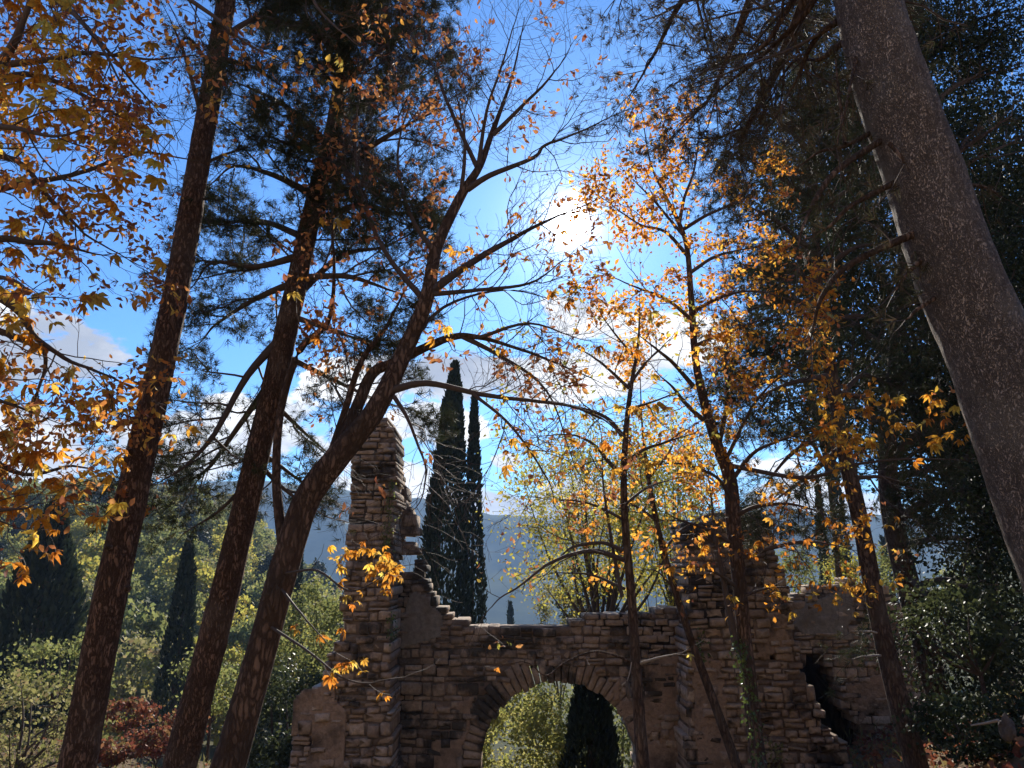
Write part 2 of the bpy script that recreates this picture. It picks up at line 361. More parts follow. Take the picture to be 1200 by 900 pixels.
def side(paths, tips, pts, rad, level, rng, cfg, t0=.15, t1=1.0, dens=None, length=None):
    L = np.r_[0, np.cumsum(np.linalg.norm(np.diff(pts, axis=0), axis=1))]
    m = int(L[-1] * (t1 - t0) * (dens or cfg['dens'][level - 1]) + rng.random())
    base = length or cfg['len'][level - 1]
    for q in range(m):
        t = t0 + (t1 - t0) * (q + rng.random()) / m; s = t * L[-1]
        p = np.array([np.interp(s, L, pts[:, i]) for i in range(3)]); r = float(np.interp(s, L, rad))
        i = min(len(pts) - 2, max(0, int(np.searchsorted(L, s)) - 1)); tan = pts[i + 1] - pts[i]; tan /= (np.linalg.norm(tan) + 1e-9)
        v = rng.normal(0, 1, 3); v -= tan * (v @ tan); v /= (np.linalg.norm(v) + 1e-9)
        flat = cfg.get('flat')
        if flat: v[2] *= flat; v /= (np.linalg.norm(v) + 1e-9)
        a = math.radians(rng.uniform(*cfg.get('ang', (30, 65)))); d = tan * math.cos(a) + v * math.sin(a)
        ln = base * rng.uniform(.55, 1.25) * (1.1 - .5 * t)
        grow(paths, tips, p, d, ln, min(r * .6, cfg['r'][level - 1]), level - 1, rng, cfg)

def build_tree(name, label, cat, seed, trunk, limbs, bark, cfg, sides=20, flare=.25, rough=.06, twig_mat='twig', limb_mat=None, trunk_side=None, group=None, wscale=.72):
    """trunk and limbs are px paths; returns root, tips (pos,dir) arrays"""
    rng = np.random.default_rng(seed)
    pts, rad = pxpath(trunk); rad = rad * wscale
    root = empty(name, pts[0]); tag(root, label, cat, group)
    V, Fq = trunk_mesh(pts, rad, sides, rng, rough, flare); part('trunk', V, Fq, M[bark], root, True)
    paths, tips = [], []
    for lb in limbs:
        opt = lb[-1] if isinstance(lb[-1], dict) else {}
        c = dict(cfg); c.update(opt); lp, lr = pxpath([q for q in lb if not isinstance(q, dict)], 5)
        lp = lp + np.cumsum(rng.normal(0, .004, lp.shape), 0) * np.linspace(0, 1, len(lp))[:, None]
        lr = lr * np.interp(np.linspace(0, 1, len(lr)), [0, .55, 1], [1, .85, .5]); lr = np.maximum(lr, .002)
        V, Fq = tubes([(lp, lr, 9 if lr[0] > .012 else 6)]); part('limb', V, Fq, M[opt.get('mat', limb_mat or twig_mat)], root, True)
        side(paths, tips, lp, lr, c.get('level', 2), rng, c, t0=opt.get('t0', .2))
        for _ in range(2 if c.get('level', 2) > 1 else 1): grow(paths, tips, lp[-1], (lp[-1] - lp[-3]) + rng.normal(0, .02, 3), c['len'][1] * rng.uniform(.6, 1.1), lr[-1] * .9, min(2, c.get('level', 2) - 1), rng, c)
    if trunk_side: side(paths, tips, pts, rad * .4, cfg.get('level', 2), rng, cfg, t0=trunk_side[0], t1=trunk_side[1], dens=trunk_side[2], length=trunk_side[3])
    if paths:
        V, Fq = tubes(paths); part('twigs', V, Fq, M[twig_mat], root, kind='stuff')
    tp = np.array([t[0] for t in tips]) if tips else np.zeros((0, 3)); td = np.array([t[1] for t in tips]) if tips else np.zeros((0, 3))
    td = td / (np.linalg.norm(td, axis=1, keepdims=True) + 1e-9)
    return root, tp, td, rng
def spray(root, tp, td, rng, per, mat, size, spread=.08, template=LEAF8, droop=.5, keep=1.0, name='foliage', width=1.0, patch=None):
    """small leaves round the twig tips, one part of the tree"""
    if keep < 1: 
        k = rng.random(len(tp)) < keep; tp, td = tp[k], td[k]
    if patch is not None:
        k = np.array([noise.noise(Vector(p) * 1.7 + Vector((3.1, 7.7, rng.bit_generator.state['state']['state'] % 97))) > patch for p in tp], bool); tp, td = tp[k], td[k]
    n = len(tp) * per
    if n == 0: return
    p = np.repeat(tp, per, 0) + rng.normal(0, spread, (n, 3)); d = np.repeat(td, per, 0) * .5 + rng.normal(0, .7, (n, 3)); d[:, 2] -= droop
    V, Fq = scatter(template, p, d, size * rng.uniform(.55, 1.25, n), rng, width=width); return part(name, V, Fq, M[mat], root, kind='stuff')
def biggest(tp, td, rng, n, ok=None):
    """n tips that stand in the picture, nearest first, and the rest"""
    sc = []
    for i, p in enumerate(tp):
        x, y, dep = PIX(p); inside = -10 < x < 1210 and -10 < y < 910 and dep > .5
        sc.append((dep + rng.random() * 2 if inside and (ok is None or ok(x, y)) else 1e9))
    idx = np.argsort(sc)[:n]; idx = [i for i in idx if sc[i] < 1e8]
    rest = np.ones(len(tp), bool); rest[idx] = False
    return idx, rest

# ------------------------------------------------------------------ the ground
def sstep(a, b, x):
    t = np.clip((np.asarray(x, float) - a) / (b - a), 0, 1); return t * t * (3 - 2 * t)
CTRL = np.array([(0, 0, 0), (0, -10, .8), (-5, 0, .1), (5, 0, .3), (0, 5, -1.3), (0, 10, -3.8), (0, 16, -4.8), (-3.5, 6, -1.0), (-4, 8, -1.7), (-7, 12, -2.2), (-8, 15, -2.3),
    (-9, 20, -2.6), (-16, 25, -4), (5.4, 9, -.3), (7, 12, -.5), (6.5, 17, -2.2), (3.5, 10, -2.6), (8, 20, -2.4), (0, 25, -6), (-3, 16, -4.2), (0, 35, -9), (15, 30, -5), (-15, 38, -9),
    (-10, 0, .5), (12, 8, .6), (-12, 8, -.8), (20, 15, .5), (-20, 12, -1), (0, 50, -12), (-30, 45, -11), (30, 45, -6), (0, -30, 9), (-30, 0, 1), (30, 0, 1.5), (-20, -28, 9), (20, -28, 9), (-40, 40, -9), (40, 30, -1)])
_d = np.sqrt(((CTRL[:, None, :2] - CTRL[None, :, :2]) ** 2).sum(-1) + 4.0)
_w = np.linalg.solve(_d + 1e-3 * np.eye(len(CTRL)), CTRL[:, 2] - CTRL[:, 2].mean())
def ground_z(x, y):
    x = np.atleast_1d(np.asarray(x, float)); y = np.atleast_1d(np.asarray(y, float))
    k = np.sqrt((x[:, None] - CTRL[None, :, 0]) ** 2 + (y[:, None] - CTRL[None, :, 1]) ** 2 + 4.0)
    near = k @ _w + CTRL[:, 2].mean()
    r = np.hypot(x, y); b = x / np.maximum(y, 1)
    valley = -12 - sstep(50, 600, r) * 58
    hill = np.interp(r, [40, 60, 90, 130, 180, 260, 420, 900], [-9, -9.5, -5, 4, 13, 14, -5, -60])
    hill_r = np.interp(r, [40, 70, 110, 200, 400, 900], [-5, -3, 3, 5, -20, -60])
    far = valley + (hill - valley) * sstep(-.10, -.42, b) * (y > 0) + (hill_r - valley) * sstep(.40, .66, b) * (y > 0)
    back = np.interp(r, [0, 12, 60, 160, 3000], [.5, 1.5, 24, 70, 75]); far = np.where(y <= 0, back, far * sstep(0, 30, y) + back * (1 - sstep(0, 30, y)))  # rise behind the camera is unseen, shaped to reflect sunlight onto the scene
    m = sstep(32, 60, r); return near * (1 - m) + far * m
def gz(x, y): return float(ground_z(x, y)[0])

NA, NR = 300, 150
rr = np.r_[0.0, np.geomspace(.6, 3000, NR - 1)]; aa = np.arange(NA) / NA * 2 * math.pi
gx = (rr[:, None] * np.sin(aa)[None]).ravel(); gy = (rr[:, None] * np.cos(aa)[None]).ravel(); gzv = ground_z(gx, gy)
gzv = gzv + np.array([noise.noise(Vector((x * .6, y * .6, 3))) * .10 + noise.noise(Vector((x * .05, y * .05, 9))) * min(3.0, .012 * math.hypot(x, y)) for x, y in zip(gx, gy)])
i = np.arange(NR - 1)[:, None] * NA; j = np.arange(NA)[None]; j2 = (j + 1) % NA
quads = np.stack([i + j, i + NA + j, i + NA + j2, i + j2], -1).reshape(-1, 4)
def ground_material(name):
    m, t, out = new_mat(name); gm = N(t, 'ShaderNodeNewGeometry')
    nz = N(t, 'ShaderNodeTexNoise', i_Scale=1.3, i_Detail=9.0, i_Roughness=.7); t.links.new(gm.outputs['Position'], nz.inputs['Vector'])
    nf = N(t, 'ShaderNodeTexNoise', i_Scale=.045, i_Detail=8.0, i_Roughness=.7); t.links.new(gm.outputs['Position'], nf.inputs['Vector'])
    vo = N(t, 'ShaderNodeTexVoronoi', i_Scale=.11); t.links.new(gm.outputs['Position'], vo.inputs['Vector'])
    near = ramp(t, nz.outputs['Fac'], [(.05, .035, .024), (.11, .072, .045), (.14, .097, .056), (.10, .09, .042), (.17, .12, .078)])
    far = ramp(t, nf.outputs['Fac'], [(.03, .045, .02), (.05, .065, .026), (.08, .085, .035), (.05, .06, .028), (.12, .10, .045)])
    far = mix_col(t, smooth(t, vo.outputs['Distance'], .2, .75, 0, .75), far, (.025, .033, .018))
    ln = N(t, 'ShaderNodeVectorMath', operation='LENGTH'); t.links.new(gm.outputs['Position'], ln.inputs[0])
    c = mix_col(t, smooth(t, ln.outputs['Value'], 30, 70), near, far)
    sx = N(t, 'ShaderNodeSeparateXYZ'); t.links.new(gm.outputs['Position'], sx.inputs[0])
    bounce = ramp(t, nz.outputs['Fac'], [(.16, .10, .05), (.34, .235, .13), (.40, .29, .17), (.28, .20, .10), (.42, .31, .19)])  # unseen slope behind the camera, pale so it throws warm light forward
    c = mix_col(t, smooth(t, sx.outputs['Y'], -1, -8), c, bounce)
    b = N(t, 'ShaderNodeBsdfPrincipled', i_Roughness=.95); b.inputs['Specular IOR Level'].default_value = .05; t.links.new(c, b.inputs['Base Color'])
    bp = N(t, 'ShaderNodeBump', i_Strength=.8, i_Distance=.12); t.links.new(nz.outputs['Fac'], bp.inputs['Height'])
    t.links.new(bp.outputs[0], b.inputs['Normal'])
    t.links.new(b.outputs[0], out.inputs['Surface']); return m
M['ground'] = ground_material('ground')
go = link('ground', mesh_np('ground', np.stack([gx, gy, gzv], 1), [quads], M['ground'], True)); tag(go, 'brown forest floor sloping down into the wooded valley', 'ground', kind='structure')

# far mountain across the valley
BX = np.linspace(-400, 1700, 240); RM = np.linspace(700, 2100, 60)
SKX = [-400, 100, 350, 470, 560, 640, 760, 900, 1050, 1300, 1700]; SKY = [585, 560, 566, 580, 598, 606, 601, 592, 600, 585, 590]
mv = []
for r in RM:
    for bx in BX:
        d = ray(bx, 600); az = math.atan2(d[0], d[1]); x, y = r * math.sin(az), r * math.cos(az)
        top = P(bx, float(np.interp(bx, SKX, SKY)), 1350 * math.cos(az))[2]
        f = float(sstep(700, 1350, r)) * (1 - .5 * float(sstep(1350, 2100, r)))
        n = noise.ridged_multi_fractal(Vector((x * .0024, y * .0024, 1)), .9, 2.1, 5, 1.0, 2.0) - 1.0; top += 7 * noise.fractal(Vector((bx * .012, 3, 0)), .8, 2.2, 5) 
        mv.append((x, y, -76 + (top + 70) * f + n * 30 * min(1, (r - 700) / 300) * (1 - .75 * float(sstep(1000, 1350, r)))))
nb = len(BX); i = np.arange(len(RM) - 1)[:, None] * nb; j = np.arange(nb - 1)[None]
quads = np.stack([i + j, i + j + 1, i + nb + j + 1, i + nb + j], -1).reshape(-1, 4)
mm, t, out = new_mat('mountain'); gm = N(t, 'ShaderNodeNewGeometry')
nz = N(t, 'ShaderNodeTexNoise', i_Scale=.016, i_Detail=10.0, i_Roughness=.75); t.links.new(gm.outputs['Position'], nz.inputs['Vector'])
b = N(t, 'ShaderNodeBsdfPrincipled', i_Roughness=.95); b.inputs['Specular IOR Level'].default_value = 0.0
t.links.new(ramp(t, nz.outputs['Fac'], [(.018, .03, .016), (.035, .048, .024), (.11, .115, .05), (.045, .055, .028), (.30, .26, .15)]), b.inputs['Base Color'])
t.links.new(b.outputs[0], out.inputs['Surface'])
mo = link('mountain', mesh_np('mountain', np.array(mv), [quads], mm, True)); tag(mo, 'hazy blue wooded mountain ridge across the valley', 'mountain', kind='structure')

# ------------------------------------------------------------------ haze in the air of the valley
hb = bmesh.new(); bmesh.ops.create_cube(hb, size=1); hme = bpy.data.meshes.new('haze'); 
for v in hb.verts: v.co = (v.co.x * 6800, v.co.y * 6800, -78 + (v.co.z + .5) * 226)
hb.to_mesh(hme); hb.free()
hm, t, out = new_mat('haze'); pv = N(t, 'ShaderNodeVolumePrincipled', i_Density=.00042, i_Anisotropy=.0); pv.inputs['Color'].default_value = (.46, .68, 1.0, 1); t.links.new(pv.outputs[0], out.inputs['Volume'])
hme.materials.append(hm); ho = link('haze', hme); tag(ho, 'thin blue haze in the valley air', 'haze', kind='stuff')

# ------------------------------------------------------------------ the ruin
def inside(poly, x, z):
    c = False; n = len(poly); k = n - 1
    for q in range(n):
        xi, zi = poly[q]; xj, zj = poly[k]
        if (zi > z) != (zj > z) and x < (xj - xi) * (z - zi) / (zj - zi + 1e-12) + xi: c = not c
        k = q
    return c
def stone_variant(rng, mat):
    ang = np.array([.35, .65, 1.35, 1.65, 2.35, 2.65, 3.35, 3.65]) * math.pi / 2 - math.pi / 4 * 0
    ring = []
    for cx, cz in ((1, -1), (1, 1), (-1, 1), (-1, -1)):
        k1, k2 = rng.uniform(.06, .3, 2)
        a = (.5 * cx, .5 * cz * (1 - k1)); b_ = (.5 * cx * (1 - k2), .5 * cz)
        ring += [a, b_] if (cx * cz > 0) else [b_, a]
    ring = np.array(ring) * rng.uniform(.93, 1.0, (8, 1))
    ins = ring * rng.uniform(.76, .95, (8, 1)) + rng.normal(0, .02, (8, 2))
    V = [(x, -.488, z) for x, z in ring] + [(x, -.5 + rng.uniform(-.018, .012), z) for x, z in ins] + [(x, .5, z) for x, z in ring]
    V.append((rng.normal(0, .05), -.515 + rng.uniform(-.012, .012), rng.normal(0, .05)))
    Q = []
    T = [(8 + k, 24, 8 + (k + 1) % 8) for k in range(8)]
    for k in range(8):
        k2 = (k + 1) % 8; Q += [(k, 8 + k, 8 + k2, k2), (16 + k, k, k2, 16 + k2)]
    T += [(16, 16 + k + 1, 16 + k) for k in range(1, 7)]
    V = np.array(V); me = mesh_np('stone', V, [np.array(Q), np.array(T)], mat)
    bm = bmesh.new(); bm.from_mesh(me); bmesh.ops.recalc_face_normals(bm, faces=bm.faces); bm.to_mesh(me); bm.free()
    return me, V, Q, T
SV = np.random.default_rng(21)
STV = {k: [stone_variant(SV, M[k]) for _ in range(10)] for k in ('stone', 'stone_arch')}

def masonry(name, label, cat, seed, poly_px, Y, thick, hr, wr, holes=(), mat='stone', group=None, limit=300, tilt=.03, rag=.035, split=.2):
    """a ruined wall: mortar core with every stone on it; the stones in view are parts of their own"""
    rng = np.random.default_rng(seed)
    poly = [tuple(P(px, py, Y)[[0, 2]]) for px, py in poly_px]
    hl = [h if callable(h) else (lambda x, z, hp=[tuple(P(px, py, Y)[[0, 2]]) for px, py in h]: inside(hp, x, z)) for h in holes]
    xs = [p[0] for p in poly]; zs = [p[1] for p in poly]; x0, x1, z0, z1 = min(xs), max(xs), min(zs), max(zs)
    root = empty(name, ((x0 + x1) / 2, Y + thick / 2, z0)); tag(root, label, cat, group); org = np.array(root.location)
    ok = lambda x, z: inside(poly, x, z) and not any(h(x, z) for h in hl)
    stones, cores = [], []
    z = z0
    while z < z1:
        h = rng.uniform(*hr) * (1.5 if rng.random() < .15 else 1); cz = z + h / 2; runs = []; cur = None
        for x in np.arange(x0 - .05, x1 + .07, .02):
            if ok(x, cz):
                if cur is None: cur = x
            elif cur is not None:
                runs.append((cur, x)); cur = None
        for a, b_ in runs:
            a += rng.normal(0, rag); b_ += rng.normal(0, rag)
            if b_ - a < .08: continue
            cores.append((a + .03, b_ - .03, z, z + h)); x = a
            while x < b_ - .05:
                w = rng.uniform(*wr) * (1.35 if rng.random() < .12 else 1)
                if b_ - (x + w) < wr[0] * .7: w = b_ - x
                wz = .05 * noise.noise(Vector((x * .7, z * .35, seed)))
                if rng.random() < split and h > .13:
                    u = rng.uniform(.35, .65); stones.append((x + w / 2, z + h * u / 2 + wz, w, h * u)); stones.append((x + w / 2, z + h * (1 + u) / 2 + wz, w, h * (1 - u)))
                else: stones.append((x + w / 2, cz + wz, w, h))
                x += w
        z += h
    V, Q = [], []
    for a, b_, c, d in cores:
        if b_ - a < .05: continue
        o = len(V); y0, y1 = Y + .014, Y + thick - .014; d = d - .004
        V += [(a, y0, c), (b_, y0, c), (b_, y0, d), (a, y0, d), (a, y1, c), (b_, y1, c), (b_, y1, d), (a, y1, d)]
        Q += [[o + q for q in f] for f in ((0, 1, 2, 3), (5, 4, 7, 6), (4, 0, 3, 7), (1, 5, 6, 2), (3, 2, 6, 7), (4, 5, 1, 0))]
    part('mortar_core', np.array(V), [np.array(Q)], M['mortar'], root)
    vis = []
    for k, (cx, cz, w, h) in enumerate(stones):
        px, py, dep = PIX((cx, Y, cz)); vis.append((-(w * h) if 0 < px < 1200 and py < 905 else 1e3) )
    order = np.argsort(vis); lim = set(int(q) for q in order[:limit] if vis[q] < 100)
    JV, JQ, JT = [], [], []; off = 0
    for k, (cx, cz, w, h) in enumerate(stones):
        me, sv, sq, st = STV[mat][rng.integers(10)]
        loc = np.array((cx + rng.normal(0, .006), Y + thick / 2 + rng.normal(0, .022), cz + rng.normal(0, .012)))
        sc = np.array((w - rng.uniform(.003, .02), thick * rng.uniform(.99, 1.05), h - rng.uniform(.002, .018))); ry = rng.normal(0, tilt)
        if k in lim:
            o = link('stone', me, root); o.location = [float(q) for q in loc - org]; o.scale = [float(q) for q in sc]; o.rotation_euler = (float(rng.normal(0, .01)), float(ry), float(rng.normal(0, .01)))
        else:
            v = sv * sc; c, s = math.cos(ry), math.sin(ry); v = np.stack([v[:, 0] * c + v[:, 2] * s, v[:, 1], -v[:, 0] * s + v[:, 2] * c], 1) + loc
            JV.append(v); JQ.append(np.array(sq) + off); JT.append(np.array(st) + off); off += len(sv)
    if JV: part('rubble_stones', np.vstack(JV), [np.vstack(JQ), np.vstack(JT)], M[mat + '_loose'], root, kind='stuff')
    return root, ok

def plaster(root, poly_px, Y, mat, seed, proud=.03, cell=.035, name='plaster_patch'):
    """old render left on a wall: a thin uneven skin with a broken edge"""
    rng = np.random.default_rng(seed); poly = [tuple(P(px, py, Y)[[0, 2]]) for px, py in poly_px]
    xs = [p[0] for p in poly]; zs = [p[1] for p in poly]; ids = {}; V = []; Q = []
    def vid(a, c):
        if (a, c) not in ids:
            x = min(xs) + a * cell; z = min(zs) + c * cell; jx = noise.noise(Vector((x * 9, z * 9, seed))) * cell * .35; jz = noise.noise(Vector((x * 9, z * 9, seed + 7))) * cell * .35
            y = Y - proud - .022 * noise.fractal(Vector((x * 2.2, z * 2.2, seed)), .8, 2, 4)
            ids[(a, c)] = len(V); V.append((x + jx, y, z + jz))
        return ids[(a, c)]
    for a in range(int((max(xs) - min(xs)) / cell)):
        for c in range(int((max(zs) - min(zs)) / cell)):
            x = min(xs) + (a + .5) * cell; z = min(zs) + (c + .5) * cell
            n = Vector((x * 2.5, z * 2.5, seed * 3)); k = .22
            if inside(poly, x + noise.noise(n) * k, z + noise.noise(n + Vector((5, 5, 5))) * k) and noise.noise(Vector((x * 1.6, z * 1.6, seed + .5))) > -.28:
                Q.append((vid(a, c), vid(a + 1, c), vid(a + 1, c + 1), vid(a, c + 1)))
    if not Q: return
    o = part(name, np.array(V), [np.array(Q)], M[mat], root, True); md = o.modifiers.new('thick', 'SOLIDIFY'); md.thickness = .05; md.offset = -1
    return o

YW = 16.0
AC = P(655, 897, YW); AR = PW(655, 897, YW, 92)
def arch_hole(x, z): return (math.hypot(x - AC[0], z - AC[2]) < AR + .34) if z > AC[2] else abs(x - AC[0]) < AR - .02
wall, wok = masonry('arched_wall', 'ruined stone wall pierced by a round arch, with sunlit broken top', 'wall', 41,
    [(448, 1060), (450, 545), (462, 552), (470, 566), (479, 578), (476, 592), (486, 602), (489, 615), (484, 630), (489, 652), (499, 664), (497, 680), (506, 690), (508, 704), (522, 716), (532, 727), (548, 731), (600, 736),
     (640, 734), (664, 731), (690, 722), (720, 719), (770, 716), (812, 708), (830, 700), (830, 1060)], YW, .75, (.09, .18), (.13, .38), [arch_hole, [(466, 648), (485, 648), (485, 673), (466, 673)], [(472, 627), (479, 627), (479, 637), (472, 637)]], 'stone_arch', split=.35, tilt=.045)
worg = np.array(wall.location)
va = np.linspace(-.02, math.pi + .02, 38); vr = np.random.default_rng(8)
for a0, a1 in zip(va[:-1], va[1:]):
    a0 += .006; a1 -= .006; ro = AR + vr.choice((.36, .42, .50)) + vr.normal(0, .03); ri = AR + vr.normal(0, .016); y0, y1 = YW - .012 + vr.normal(0, .012), YW + .76
    ring = [(ri, a0), (ro, a0), (ro, a1), (ri, a1)]; c = np.array([AC[0], 0, AC[2]])
    f_ = [(AC[0] + r * math.cos(a), AC[2] + r * math.sin(a)) for r, a in ring]; mx = sum(p[0] for p in f_) / 4; mz = sum(p[1] for p in f_) / 4
    fi = [(mx + (x - mx) * .93 + vr.normal(0, .005), mz + (z - mz) * .93) for x, z in f_]
    V = [(x, y0 + .02, z) for x, z in f_] + [(x, y0, z) for x, z in fi] + [(x, y1, z) for x, z in f_]
    Q = [(4, 7, 6, 5)] + [(k, 4 + k, 4 + (k + 1) % 4, (k + 1) % 4) for k in range(4)] + [(8 + k, k, (k + 1) % 4, 8 + (k + 1) % 4) for k in range(4)] + [(8, 9, 10, 11)]
    part('voussoir', np.array(V), [np.array(Q)], M['stone_arch'], wall)
plaster(wall, [(745, 775), (830, 760), (830, 1000), (765, 1000), (748, 880), (715, 812)], YW, 'plaster', 4)
plaster(wall, [(505, 830), (560, 815), (545, 860), (530, 930), (500, 930)], YW, 'plaster', 6)
plaster(wall, [(462, 690), (500, 695), (520, 740), (470, 760)], YW, 'plaster_grey', 9)

pillar, _ = masonry('ruined_pillar', 'tall broken stone pillar rising above the arched wall', 'pillar', 42,
    [(413, 494), (436, 486), (462, 497), (464, 560), (461, 640), (459, 700), (458, 800), (461, 900), (463, 1070), (322, 1070), (336, 900), (350, 830), (372, 805), (386, 765), (399, 742), (403, 650), (410, 565)],
    14.6, 1.1, (.08, .17), (.12, .36), (), 'stone', tilt=.05, rag=.022, split=.35)
plaster(pillar, [(345, 810), (400, 790), (405, 860), (400, 1000), (335, 1000)], 14.6, 'plaster', 13)

tower, _ = masonry('tower_stump', 'ruined stone tower stump with stepped rubble edge behind orange leaves', 'ruin', 43,
    [(802, 1060), (803, 612), (832, 606), (868, 603), (906, 610), (911, 660), (924, 690), (929, 726), (934, 760), (941, 790), (951, 806), (963, 826), (962, 846), (984, 866), (992, 884), (1003, 905), (1040, 1060)],
    15.1, 1.3, (.09, .19), (.13, .40), [[(899, 757), (910, 757), (912, 772), (899, 772)]], 'stone', tilt=.06, split=.3)
plaster(tower, [(812, 770), (845, 765), (862, 880), (855, 1000), (812, 1000)], 15.1, 'plaster', 23)
plaster(tower, [(880, 700), (922, 705), (925, 760), (885, 770)], 15.1, 'plaster', 24)
side_wall, _ = masonry('side_wall', 'low rounded stone wall with grey plaster beside the dark opening', 'wall', 44,
    [(915, 1000), (918, 712), (930, 700), (958, 686), (1000, 682), (1044, 690), (1062, 716), (1080, 742), (1084, 800), (1094, 870), (1110, 1000)],
    18.5, .7, (.12, .2), (.2, .45), [[(934, 778), (958, 768), (980, 795), (988, 830), (1018, 870), (1025, 1010), (925, 1010), (930, 800)]], 'stone', tilt=.04)
plaster(side_wall, [(928, 712), (1000, 690), (1003, 745), (985, 752), (930, 740)], 18.5, 'plaster_grey', 31)
plaster(side_wall, [(990, 800), (1050, 790), (1060, 900), (1020, 930), (1010, 860)], 18.5, 'plaster', 33)
# closed passage added behind the opening so that it stays dark
q = [P(px, py, 18.5)[[0, 2]] for px, py in ((922, 1030), (922, 776), (940, 762), (975, 780), (1000, 815), (1030, 860), (1034, 1030))]; n = len(q)
V = [(x, 19.15, z) for x, z in q] + [(x + .5, 23.5, z) for x, z in q] + [(x + .8 * (1 if k > 3 else -1), 19.15, z + .5) for k, (x, z) in enumerate(q)] + [(x + .5 + .8 * (1 if k > 3 else -1), 23.9, z + .5) for k, (x, z) in enumerate(q)]
Q = [(k, k + 1, n + k + 1, n + k) for k in range(n - 1)] + [(2 * n + k, 3 * n + k, 3 * n + k + 1, 2 * n + k + 1) for k in range(n - 1)] + [(k, 2 * n + k, 2 * n + k + 1, k + 1) for k in range(n - 1)]
V += [(q[0][0] - 1, 23.7, q[0][1]), (q[-1][0] + 2, 23.7, q[0][1]), (q[-1][0] + 2, 23.7, q[2][1] + .5), (q[0][0] - 1, 23.7, q[2][1] + .5)]
part('shade_passage', np.array(V), [np.array(Q), np.array([(4 * n, 4 * n + 1, 4 * n + 2, 4 * n + 3)])], M['mortar'], side_wall)

# ------------------------------------------------------------------ pines
PINE = dict(dens=(11, 9, 5), len=(.26, .5, 1.0), r=(.004, .008, .014), ang=(35, 75), up=.10, wig=.17, level=3, flat=.55, seg=.16)
TUFT = [tuft_template(np.random.default_rng(k), 15, 1.1, .030) for k in range(4)]
def needles(root, tp, td, rng, mat, size, per=3, spread=.10, name='needles', keep=1.0, step=0):
    if keep < 1: 
        k = rng.random(len(tp)) < keep; tp, td = tp[k], td[k]
    if len(tp) == 0: return
    Vs, Fs = [], []; off = 0
    for q in range(4):
        a = np.arange(len(tp)) % 4 == q; n = int(a.sum()) * per
        if n == 0: continue
        p = np.repeat(tp[a], per, 0) - np.repeat(td[a], per, 0) * rng.uniform(0, spread * 3, (n, 1)) + rng.normal(0, spread * .35, (n, 3))
        V, Fq = scatter(TUFT[q], p, np.repeat(td[a], per, 0) + rng.normal(0, .35, (n, 3)), size * rng.uniform(.7, 1.2, n), rng)
        Vs.append(V); Fs.append(Fq[0] + off); off += len(V)
    return part(name, np.vstack(Vs), [np.vstack(Fs)], M[mat], root, kind='stuff')

root, tp, td, rng = build_tree('pine_tree', 'tall dark pine with a bare leaning trunk, leftmost of the trunks', 'tree', 101,
    [(52, 1060, 6, 66), (90, 900, 6, 56), (125, 720, 6, 52), (168, 520, 6.1, 46), (205, 350, 6.2, 40), (240, 150, 6.4, 34), (262, 20, 6.6, 30), (285, -150, 6.9, 24), (300, -320, 7.3, 16), (305, -480, 7.6, 5)],
    [[(266, 40, 6.6, 8), (310, 20, 6.8, 6), (370, 40, 7.0, 3)], [(262, 70, 6.5, 7), (300, 80, 6.4, 5), (345, 110, 6.3, 3)],
     [(240, 150, 6.4, 6), (215, 60, 6.3, 4), (198, 22, 6.2, 2.5), dict(level=1)], [(255, 90, 6.5, 5), (222, 45, 6.4, 4), (205, 68, 6.4, 2), dict(level=1)],
     [(270, 0, 6.6, 8), (240, -40, 6.2, 6), (200, -60, 5.8, 3)], [(278, -80, 6.7, 9), (330, -60, 6.6, 6), (400, -20, 6.6, 3)], [(280, -100, 6.8, 9), (340, -20, 7.2, 6), (380, 60, 7.5, 3)],
     [(285, -160, 6.9, 9), (230, -150, 6.4, 6), (170, -100, 6.0, 3)], [(290, -200, 7, 9), (350, -180, 7.6, 6), (420, -120, 8.2, 3)],
     [(232, 195, 6.4, 5), (265, 180, 6.5, 3.5), (298, 168, 6.6, 2), dict(level=1)], [(222, 235, 6.3, 4), (250, 232, 6.3, 2.5), (258, 236, 6.3, 1.5), dict(level=1)],
     [(172, 500, 6.1, 4), (150, 488, 6, 2.5), (140, 487, 6, 1.5), dict(level=1)]], 'bark_pine', PINE, rough=.07)
needles(root, tp, td, rng, 'needle', .10)
# knots on the bare trunk
for px, py in ((143, 600), (128, 642), (155, 530), (178, 455), (150, 690)):
    c = P(px, py, 5.83); V, Fq = tubes([(np.array([c, c + (.0, -.03, .005), c + (.01, -.055, .01)]), np.array((.028, .02, .006)), 8)]); part('knot', V, Fq, M['bark_dark'], root, True)

